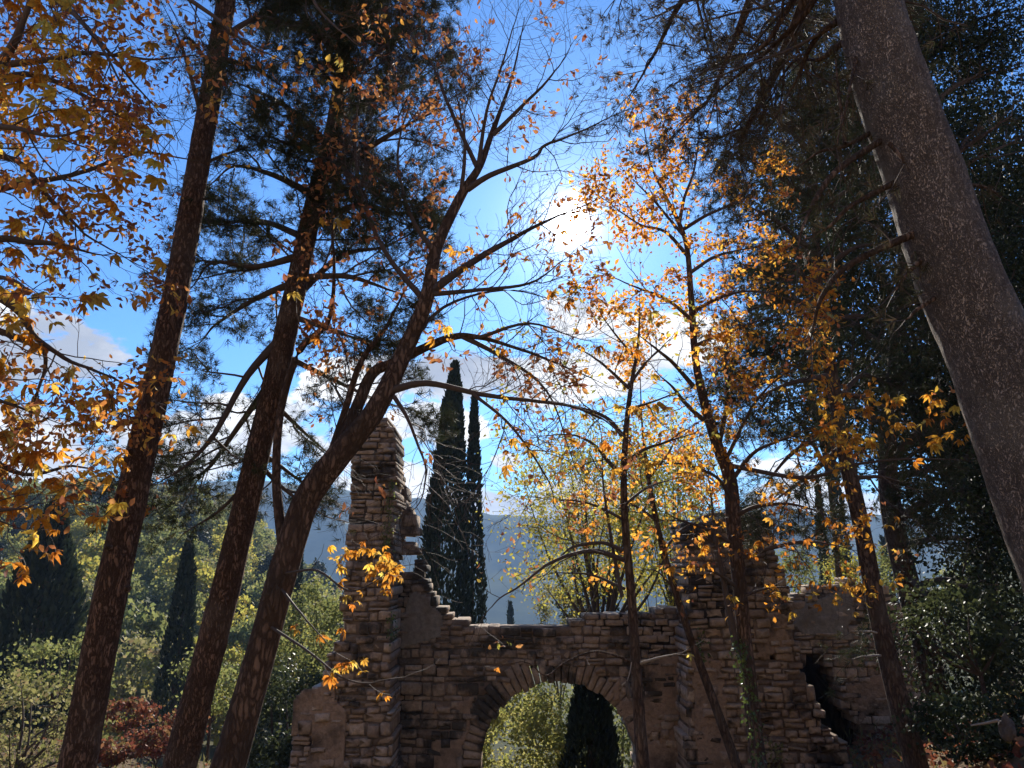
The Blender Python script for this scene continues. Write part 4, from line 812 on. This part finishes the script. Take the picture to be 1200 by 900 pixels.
# ------------------------------------------------------------------ cypresses
def cypress(label, px, top, Y, wpx, seed, n=7000, leaf=.20, lean=0.0, wide=.30, group=None, mat='cypress', name='cypress'):
    rng = np.random.default_rng(seed); tp_ = P(px, top, Y); x = tp_[0]; base = gz(x, Y) - .1; h = tp_[2] - base; R = PW(px, top, Y, wpx) / 2
    root = empty(name, (x, Y, base)); tag(root, label, 'tree', group)
    V, Fq = tubes([(np.array([(x, Y, base), (x, Y, base + h * .5), (x + lean * .6, Y, base + h * .9)]), np.array((R * .22, R * .15, .02)), 8)]); part('trunk', V, Fq, M['bark_dark'], root, True)
    t = rng.random(n) ** .9; prof = np.minimum(1, (t / wide + .25) ** .6) * np.clip((1 - t), 0, 1) ** .72 * 1.5
    a = rng.uniform(0, 6.283, n); lump = np.array([noise.noise(Vector((math.cos(q) * 1.6, math.sin(q) * 1.6 + seed, u * h * .8))) for q, u in zip(a, t)])
    r = R * prof * (1 + .30 * lump) * rng.uniform(.35, 1.06, n) ** .5
    p = np.stack([x + lean * t + r * np.cos(a), Y + r * np.sin(a), base + t * h], 1)
    d = np.stack([np.cos(a) * .35, np.sin(a) * .35, np.ones(n)], 1) + rng.normal(0, .16, (n, 3))
    V, Fq = scatter(LEAF4, p, d, leaf * rng.uniform(.6, 1.4, n), rng, width=.8); part('crown', V, Fq, M[mat], root, kind='stuff')
    return root
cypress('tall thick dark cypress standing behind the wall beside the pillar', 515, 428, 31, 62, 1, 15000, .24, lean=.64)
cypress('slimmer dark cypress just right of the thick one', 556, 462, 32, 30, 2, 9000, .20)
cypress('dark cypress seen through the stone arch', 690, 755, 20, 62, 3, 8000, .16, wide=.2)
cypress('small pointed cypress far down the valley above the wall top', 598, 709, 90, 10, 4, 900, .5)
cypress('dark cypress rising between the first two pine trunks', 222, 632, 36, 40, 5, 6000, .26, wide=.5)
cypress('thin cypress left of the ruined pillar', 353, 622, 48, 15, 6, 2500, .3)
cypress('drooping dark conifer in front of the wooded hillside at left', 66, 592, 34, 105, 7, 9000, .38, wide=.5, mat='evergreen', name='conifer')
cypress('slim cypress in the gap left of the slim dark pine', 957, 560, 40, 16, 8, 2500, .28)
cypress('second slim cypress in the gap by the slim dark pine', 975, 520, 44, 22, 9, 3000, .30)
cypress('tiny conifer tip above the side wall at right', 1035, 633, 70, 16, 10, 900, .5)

# ------------------------------------------------------------------ crowns of leaf clumps for the trees and bushes behind
def clumps(rng, c, rad, nclump, per, size, template, flat=.6, shell=.45, sig=.16):
    u = rng.normal(0, 1, (nclump, 3)); u /= np.linalg.norm(u, axis=1, keepdims=True); q = rng.uniform(shell, 1, (nclump, 1)) ** .6
    cc = np.asarray(c) + u * q * np.asarray(rad)
    p = np.repeat(cc, per, 0) + rng.normal(0, 1, (nclump * per, 3)) * np.asarray(rad) * sig * np.array((1, 1, flat)) * np.repeat(rng.uniform(.5, 1.3, (nclump, 1)), per, 0)
    d = rng.normal(0, 1, p.shape); d[:, 2] -= .3
    return scatter(template, p, d, size * rng.uniform(.6, 1.3, len(p)), rng), cc
def leafy_tree(name, label, cat, seed, px, py, Y, wpx, hpx, nclump, per, size, mat, template=LEAF8, stems=6, sig=.16, group=None, shell=.35, bark='bark_dark'):
    """a tree or bush whose crown is centred on that pixel at depth Y"""
    rng = np.random.default_rng(seed); c = P(px, py, Y); rx = PW(px, py, Y, wpx) / 2; rz = PW(px, py, Y, hpx) / 2; base = np.array((c[0], Y, gz(c[0], Y) - .1))
    root = empty(name, base); tag(root, label, cat, group)
    (V, Fq), cc = clumps(rng, c, (rx, rx * .85, rz), nclump, per, size, template, shell=shell, sig=sig); part('crown', V, Fq, M[mat], root, kind='stuff')
    fork = base + (c - base) * max(.15, min(.55, 1 - rz / max(.1, c[2] - base[2])))
    V, Fq = tubes([(np.array([base, (base + fork) / 2 + rng.normal(0, .05, 3), fork]), np.array((1, .8, .65)) * max(.03, rx * .05), 10)]); part('trunk', V, Fq, M[bark], root, True)
    ps = []
    for k in rng.permutation(nclump)[:stems]:
        m = (fork + cc[k]) / 2 + rng.normal(0, rx * .08, 3); ps.append((catmull([fork, m, cc[k]], 4), np.linspace(max(.018, rx * .025), .006, 9), 5))
    V, Fq = tubes(ps); part('limbs', V, Fq, M['twig'], root)
    return root
leafy_tree('birch_tree', 'airy yellow-green tree behind the wall, between arch and thin trunk', 'tree', 201, 700, 600, 22, 215, 250, 210, 90, .09, 'leaf_yellowgreen', LEAF4, 26, .15, shell=.1)
leafy_tree('birch_tree', 'airy yellow-green tree behind the leaning sapling', 'tree', 202, 785, 570, 24, 130, 220, 120, 80, .095, 'leaf_yellowgreen', LEAF4, 20, .16, shell=.1)
leafy_tree('leafy_bush', 'bright yellow-green bush filling the left of the arch', 'bush', 203, 600, 900, 21, 160, 215, 170, 90, .10, 'leaf_arch', LEAFW, 10, .14)
leafy_tree('leafy_bush', 'olive bush filling the right of the arch', 'bush', 204, 725, 890, 26, 150, 210, 150, 80, .11, 'leaf_olive', LEAFW, 10, .15)
leafy_tree('leafy_bush', 'rounded dark bush showing over the wall behind the thin trunk', 'bush', 205, 690, 706, 27, 70, 90, 60, 50, .10, 'evergreen', LEAFW, 8, .16)
leafy_tree('leafy_bush', 'pale yellow-green shrub peeping over the wall left of the thin trunk', 'bush', 206, 655, 715, 25, 62, 60, 50, 45, .09, 'leaf_bush', LEAF4, 8, .17)
leafy_tree('leafy_bush', 'yellow-green shrub behind the wall at its right end', 'bush', 207, 770, 700, 24, 90, 90, 60, 50, .09, 'leaf_yellowgreen', LEAF4, 8, .17)
leafy_tree('leafy_bush', 'yellow shrub above the rounded side wall', 'bush', 208, 990, 672, 24, 46, 66, 46, 45, .09, 'leaf_yellowgreen', LEAF4, 8, .17)
leafy_tree('leafy_bush', 'green shrub left of the yellow one above the side wall', 'bush', 209, 930, 680, 27, 80, 80, 60, 50, .11, 'leaf_olive', LEAF4, 8, .17)
leafy_tree('leafy_bush', 'olive shrub above the side wall beside the oak trunk', 'bush', 210, 1045, 668, 26, 60, 56, 46, 45, .09, 'leaf_olive', LEAF4, 8, .17)
leafy_tree('leafy_bush', 'pale green leafy bush in the lower left corner', 'bush', 211, 25, 850, 15, 190, 110, 80, 36, .085, 'leaf_bush', LEAFW, 10, .16)
leafy_tree('leafy_bush', 'olive bush behind the pale one, at the foot of the leftmost pine', 'bush', 212, 70, 785, 20, 130, 80, 60, 36, .10, 'leaf_olive', LEAFW, 8, .16)
leafy_tree('leafy_bush', 'dark bush low between the pine and the chestnut trunks', 'bush', 213, 330, 850, 17, 130, 150, 110, 55, .085, 'evergreen_gloss', LEAFW, 8, .16)
leafy_tree('leafy_bush', 'olive shrub left of the pillar, half in shade', 'bush', 214, 365, 745, 22, 110, 130, 90, 55, .10, 'leaf_olive', LEAFW, 8, .16)
leafy_tree('leafy_bush', 'brown-green thicket under the second pine', 'bush', 215, 250, 800, 23, 90, 80, 50, 45, .10, 'leaf_olive', LEAFW, 8, .18)
leafy_tree('leafy_bush', 'glossy bush in front of the oak at the right edge', 'bush', 216, 1140, 725, 10.5, 150, 100, 70, 34, .07, 'evergreen_gloss', LEAFW, 10, .18)
leafy_tree('leafy_bush', 'dark shrub at the foot of the oak in the lower right corner', 'bush', 217, 1150, 855, 9.6, 150, 80, 90, 45, .06, 'evergreen', LEAFW, 8, .18)
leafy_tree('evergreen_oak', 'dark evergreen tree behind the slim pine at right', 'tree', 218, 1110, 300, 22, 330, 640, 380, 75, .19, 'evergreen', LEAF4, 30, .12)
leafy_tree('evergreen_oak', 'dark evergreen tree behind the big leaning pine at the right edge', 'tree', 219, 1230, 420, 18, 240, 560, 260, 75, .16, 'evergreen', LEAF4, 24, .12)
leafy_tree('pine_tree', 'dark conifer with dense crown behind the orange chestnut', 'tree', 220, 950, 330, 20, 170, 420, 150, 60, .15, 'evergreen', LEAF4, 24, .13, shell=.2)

# ------------------------------------------------------------------ the wooded hillside across the dip
def hill_tree_mesh(seed, mat, tall, n):
    rng = np.random.default_rng(seed)
    (V, Fq), cc = clumps(rng, (0, 0, .58), (.36 / tall, .36 / tall, .42), 46, n, .05, LEAFW, shell=.5, sig=.17)
    V2, F2 = tubes([(np.array([(0, 0, 0), (0.01, 0, .3), (0, 0, .6)]), np.array((.03, .024, .01)), 6)])
    o = len(V); me = mesh_np('hill_tree', np.vstack([V, V2]), [Fq[0]] + [f + o for f in F2], M[mat]); me.materials.append(M['bark_dark']); return me
KINDS = [('olive-green rounded tree in the wood on the far hillside', 'leaf_olive', 1.0), ('yellow autumn tree in the wood on the far hillside', 'leaf_yellowgreen', .95), ('dark pointed evergreen in the wood on the far hillside', 'evergreen', 1.7), ('pale green bushy tree in the wood on the far hillside', 'leaf_bush', .9)]
HM = [[hill_tree_mesh(300 + 10 * k + q, m, tl, 62) for q in range(3)] for k, (lb, m, tl) in enumerate(KINDS)]
hr_ = np.random.default_rng(77); cnt = 0; spots = []
while cnt < 190:
    px = hr_.uniform(-60, 420); r = hr_.uniform(52, 190); d = ray(px, 620); az = math.atan2(d[0], d[1]); x, y = r * math.sin(az), r * math.cos(az)
    if any((x - a) ** 2 + (y - b_) ** 2 < (2.6 + r * .016) ** 2 for a, b_ in spots): 
        if hr_.random() < .97: continue
    spots.append((x, y)); cnt += 1
    k = int(hr_.choice(4, p=(.38, .27, .17, .18))); lb, m, tl = KINDS[k]; h = hr_.uniform(4.5, 8.5) * (1.15 if k == 2 else 1)
    o = link('hill_tree', HM[k][int(hr_.integers(3))]); o.location = (x, y, gz(x, y) - .2); o.scale = (h, h, h * hr_.uniform(.85, 1.15)); o.rotation_euler = (0, 0, hr_.uniform(0, 6.28))
    row = 'foot' if r < 85 else 'middle' if r < 140 else 'crest'; lb = lb.replace('in the wood on the far hillside', {'foot': 'at the foot of the far hillside wood', 'middle': 'half-way up the far hillside wood', 'crest': 'along the crest of the far hillside wood'}[row])
    tag(o, lb, 'tree', ['olive trees on the far hillside', 'yellow trees on the far hillside', 'evergreens on the far hillside', 'pale green trees on the far hillside'][k] + ', ' + row)
# the rest of the wood, too far to tell apart
WV, WF = [], []; off = 0
for q in range(900):
    px = hr_.uniform(-200, 1400) if q % 3 else hr_.uniform(-100, 450); r = hr_.uniform(150, 420); d = ray(px, 620); az = math.atan2(d[0], d[1]); x, y = r * math.sin(az), r * math.cos(az)
    (V, Fq), cc = clumps(hr_, (x, y, gz(x, y) + 3.2), (2.6, 2.6, 3.2), 10, 7, 1.1, LEAFW, shell=.5, sig=.2); WV.append(V); WF.append(Fq[0] + off); off += len(V)
wo_ = part('distant_wood', np.vstack(WV), [np.vstack(WF)], M['leaf_olive']); tag(wo_, 'distant wood covering the valley sides', 'wood', kind='stuff')

# ------------------------------------------------------------------ forest floor: fallen leaves and low plants
lr = np.random.default_rng(55)
def floor_points(n, x0, x1, y0, y1):
    x = lr.uniform(x0, x1, n); y = lr.uniform(y0, y1, n); return np.stack([x, y, ground_z(x, y) + .03 + np.array([noise.noise(Vector((a * .6, b_ * .6, 3))) * .10 for a, b_ in zip(x, y)])], 1)
p = np.vstack([floor_points(16000, -16, -2, 10, 30), floor_points(12000, 3, 13, 6, 18), floor_points(4000, -8, 8, 1.5, 12)])
d = lr.normal(0, 1, p.shape); d[:, 2] *= .35
V, Fq = scatter(LEAFW, p, d, .11 * lr.uniform(.5, 1.3, len(p)), lr); o = part('fallen_leaves', V, Fq, M['litter']); tag(o, 'reddish fallen leaves scattered over the forest floor', 'leaves', kind='stuff')
p = np.vstack([floor_points(9000, -16, -3, 12, 32), floor_points(1200, 5, 13, 10, 20)]); d = lr.normal(0, .5, p.shape); d[:, 2] = 1
V, Fq = scatter(LEAF4, p, d, .22 * lr.uniform(.4, 1.4, len(p)), lr, width=.18); o = part('undergrowth', V, Fq, M['grass']); tag(o, 'low grass and weeds on the slope under the trees', 'undergrowth', kind='stuff')
for q, (px, py, Y, w) in enumerate(((150, 835, 19, 60), (185, 870, 17, 66), (215, 845, 20, 50), (130, 880, 16, 50))):
    leafy_tree('low_shrub', ['reddish low shrub behind the leftmost pine trunk', 'largest reddish shrub between the two left pine trunks', 'small reddish shrub beside the second pine trunk', 'reddish shrub low at the foot of the leftmost pine'][q], 'shrub', 240 + q, px, py, Y, w, w * .6, 30, 40, .09, 'litter', LEAFW, 5, .2)

# ------------------------------------------------------------------ small things
def vine(name, label, seed, pts, r, n, size, mat='ivy', spread=.06, cat='ivy'):
    rng = np.random.default_rng(seed); c = np.array([P(*p) for p in pts]); path = catmull(c, 6); root = empty(name, path[0]); tag(root, label, cat)
    V, Fq = tubes([(path + rng.normal(0, .006, path.shape), np.full(len(path), r), 5)]); part('stem', V, Fq, M['twig'], root)
    k = rng.integers(0, len(path), n); p = path[k] + rng.normal(0, spread, (n, 3)); d = rng.normal(0, .6, (n, 3)); d[:, 2] -= .5; d[:, 1] -= .5
    V, Fq = scatter(LEAFW, p, d, size * rng.uniform(.6, 1.3, n), rng); part('leaves', V, Fq, M[mat], root, kind='stuff')
vine('ivy', 'green ivy climbing the lower trunk of the orange chestnut', 401, [(893, 930, 9.75), (882, 850, 9.8), (872, 790, 9.82), (864, 755, 9.85)], .008, 330, .05, spread=.05)
vine('ivy', 'yellow-green weeds hanging down the right edge of the pillar', 402, [(458, 565, 14.5), (455, 610, 14.5), (452, 645, 14.45), (456, 670, 14.5)], .008, 240, .07, 'leaf_olive', .06, 'weeds')
vine('ivy', 'small green tuft growing from the pillar side above the dark recess', 403, [(458, 720, 14.5), (460, 735, 14.4), (459, 750, 14.45)], .006, 80, .06, 'ivy', .05, 'weeds')
vine('ivy', 'ivy patch low on the tower stump beside the leaning sapling', 404, [(822, 745, 14.95), (818, 760, 14.95), (822, 772, 14.95)], .006, 80, .07, 'ivy', .06)
vine('ivy', 'yellow weeds at the foot of the tower stump', 405, [(905, 905, 14.0), (908, 885, 14.0), (904, 868, 14.0)], .006, 110, .07, 'leaf_bush', .07, 'weeds')

# pale hanging piece on the thin trunk
c = P(735, 799, 8.75); s_ = PW(735, 799, 8.75, 1)
root = empty('hanging_tag', c - np.array((0, 0, 18 * s_))); tag(root, 'small pale piece hanging by a cord on the thin straight trunk', 'tag')
V, Fq = tubes([(np.array([P(740, 776, 8.8), P(738, 788, 8.76), P(735, 798, 8.75)]), np.full(3, .7 * s_), 5), (np.array([P(735, 798, 8.75), P(729, 803, 8.78), P(728, 812, 8.85)]), np.full(3, .5 * s_), 5)]); part('cord', V, Fq, M['twig_pale'], root)
V, Fq = tubes([(np.array([P(735, 798, 8.75), P(735.5, 803, 8.75), P(737, 811, 8.75), P(738, 818, 8.75)]), np.array((1.6, 2.6, 3.6, 3.0)) * s_, 7)]); part('plate', V, Fq, M['rock'], root, True)

# rocks and a dead stick on the slope at the lower right
def rock(name, label, seed, px, py, Y, w, h, mat='rock'):
    rng = np.random.default_rng(seed); c = P(px, py, Y); bm = bmesh.new(); bmesh.ops.create_icosphere(bm, subdivisions=3, radius=1); sx, sz = PW(px, py, Y, w) / 2, PW(px, py, Y, h) / 2
    for v in bm.verts:
        n = noise.fractal(v.co * 1.3 + Vector((seed, 0, 0)), .8, 2.1, 4); k = 1 + .32 * n; v.co = Vector((v.co.x * sx * k, v.co.y * sx * k * .9, v.co.z * sz * k))
    me = bpy.data.meshes.new(name); bm.to_mesh(me); bm.free(); me.materials.append(M[mat]); o = link(name, me); o.location = [float(q) for q in c]; tag(o, label, 'rock')
rock('rock', 'pale upright rock on the slope at the lower right edge', 1, 1180, 854, 8.0, 18, 28)
rock('rock', 'mossy pale stone at the base of the slim dark pine', 2, 1046, 896, 10.0, 20, 16)
rock('rock', 'small pale stone between the two right trunks', 3, 1104, 874, 11.5, 16, 9)
rock('rock', 'flat dark stone lying right of the pale upright rock', 4, 1212, 846, 8.0, 26, 16, 'rock')
V, Fq = tubes([(np.array([P(1138, 850, 8.2), P(1152, 848, 8.1), P(1170, 844, 7.9)]), np.array((.008, .012, .015)), 7)]); o = part('stick', V, Fq, M['twig_pale'], None, True); tag(o, 'pale dead stick leaning on the upright rock', 'stick')
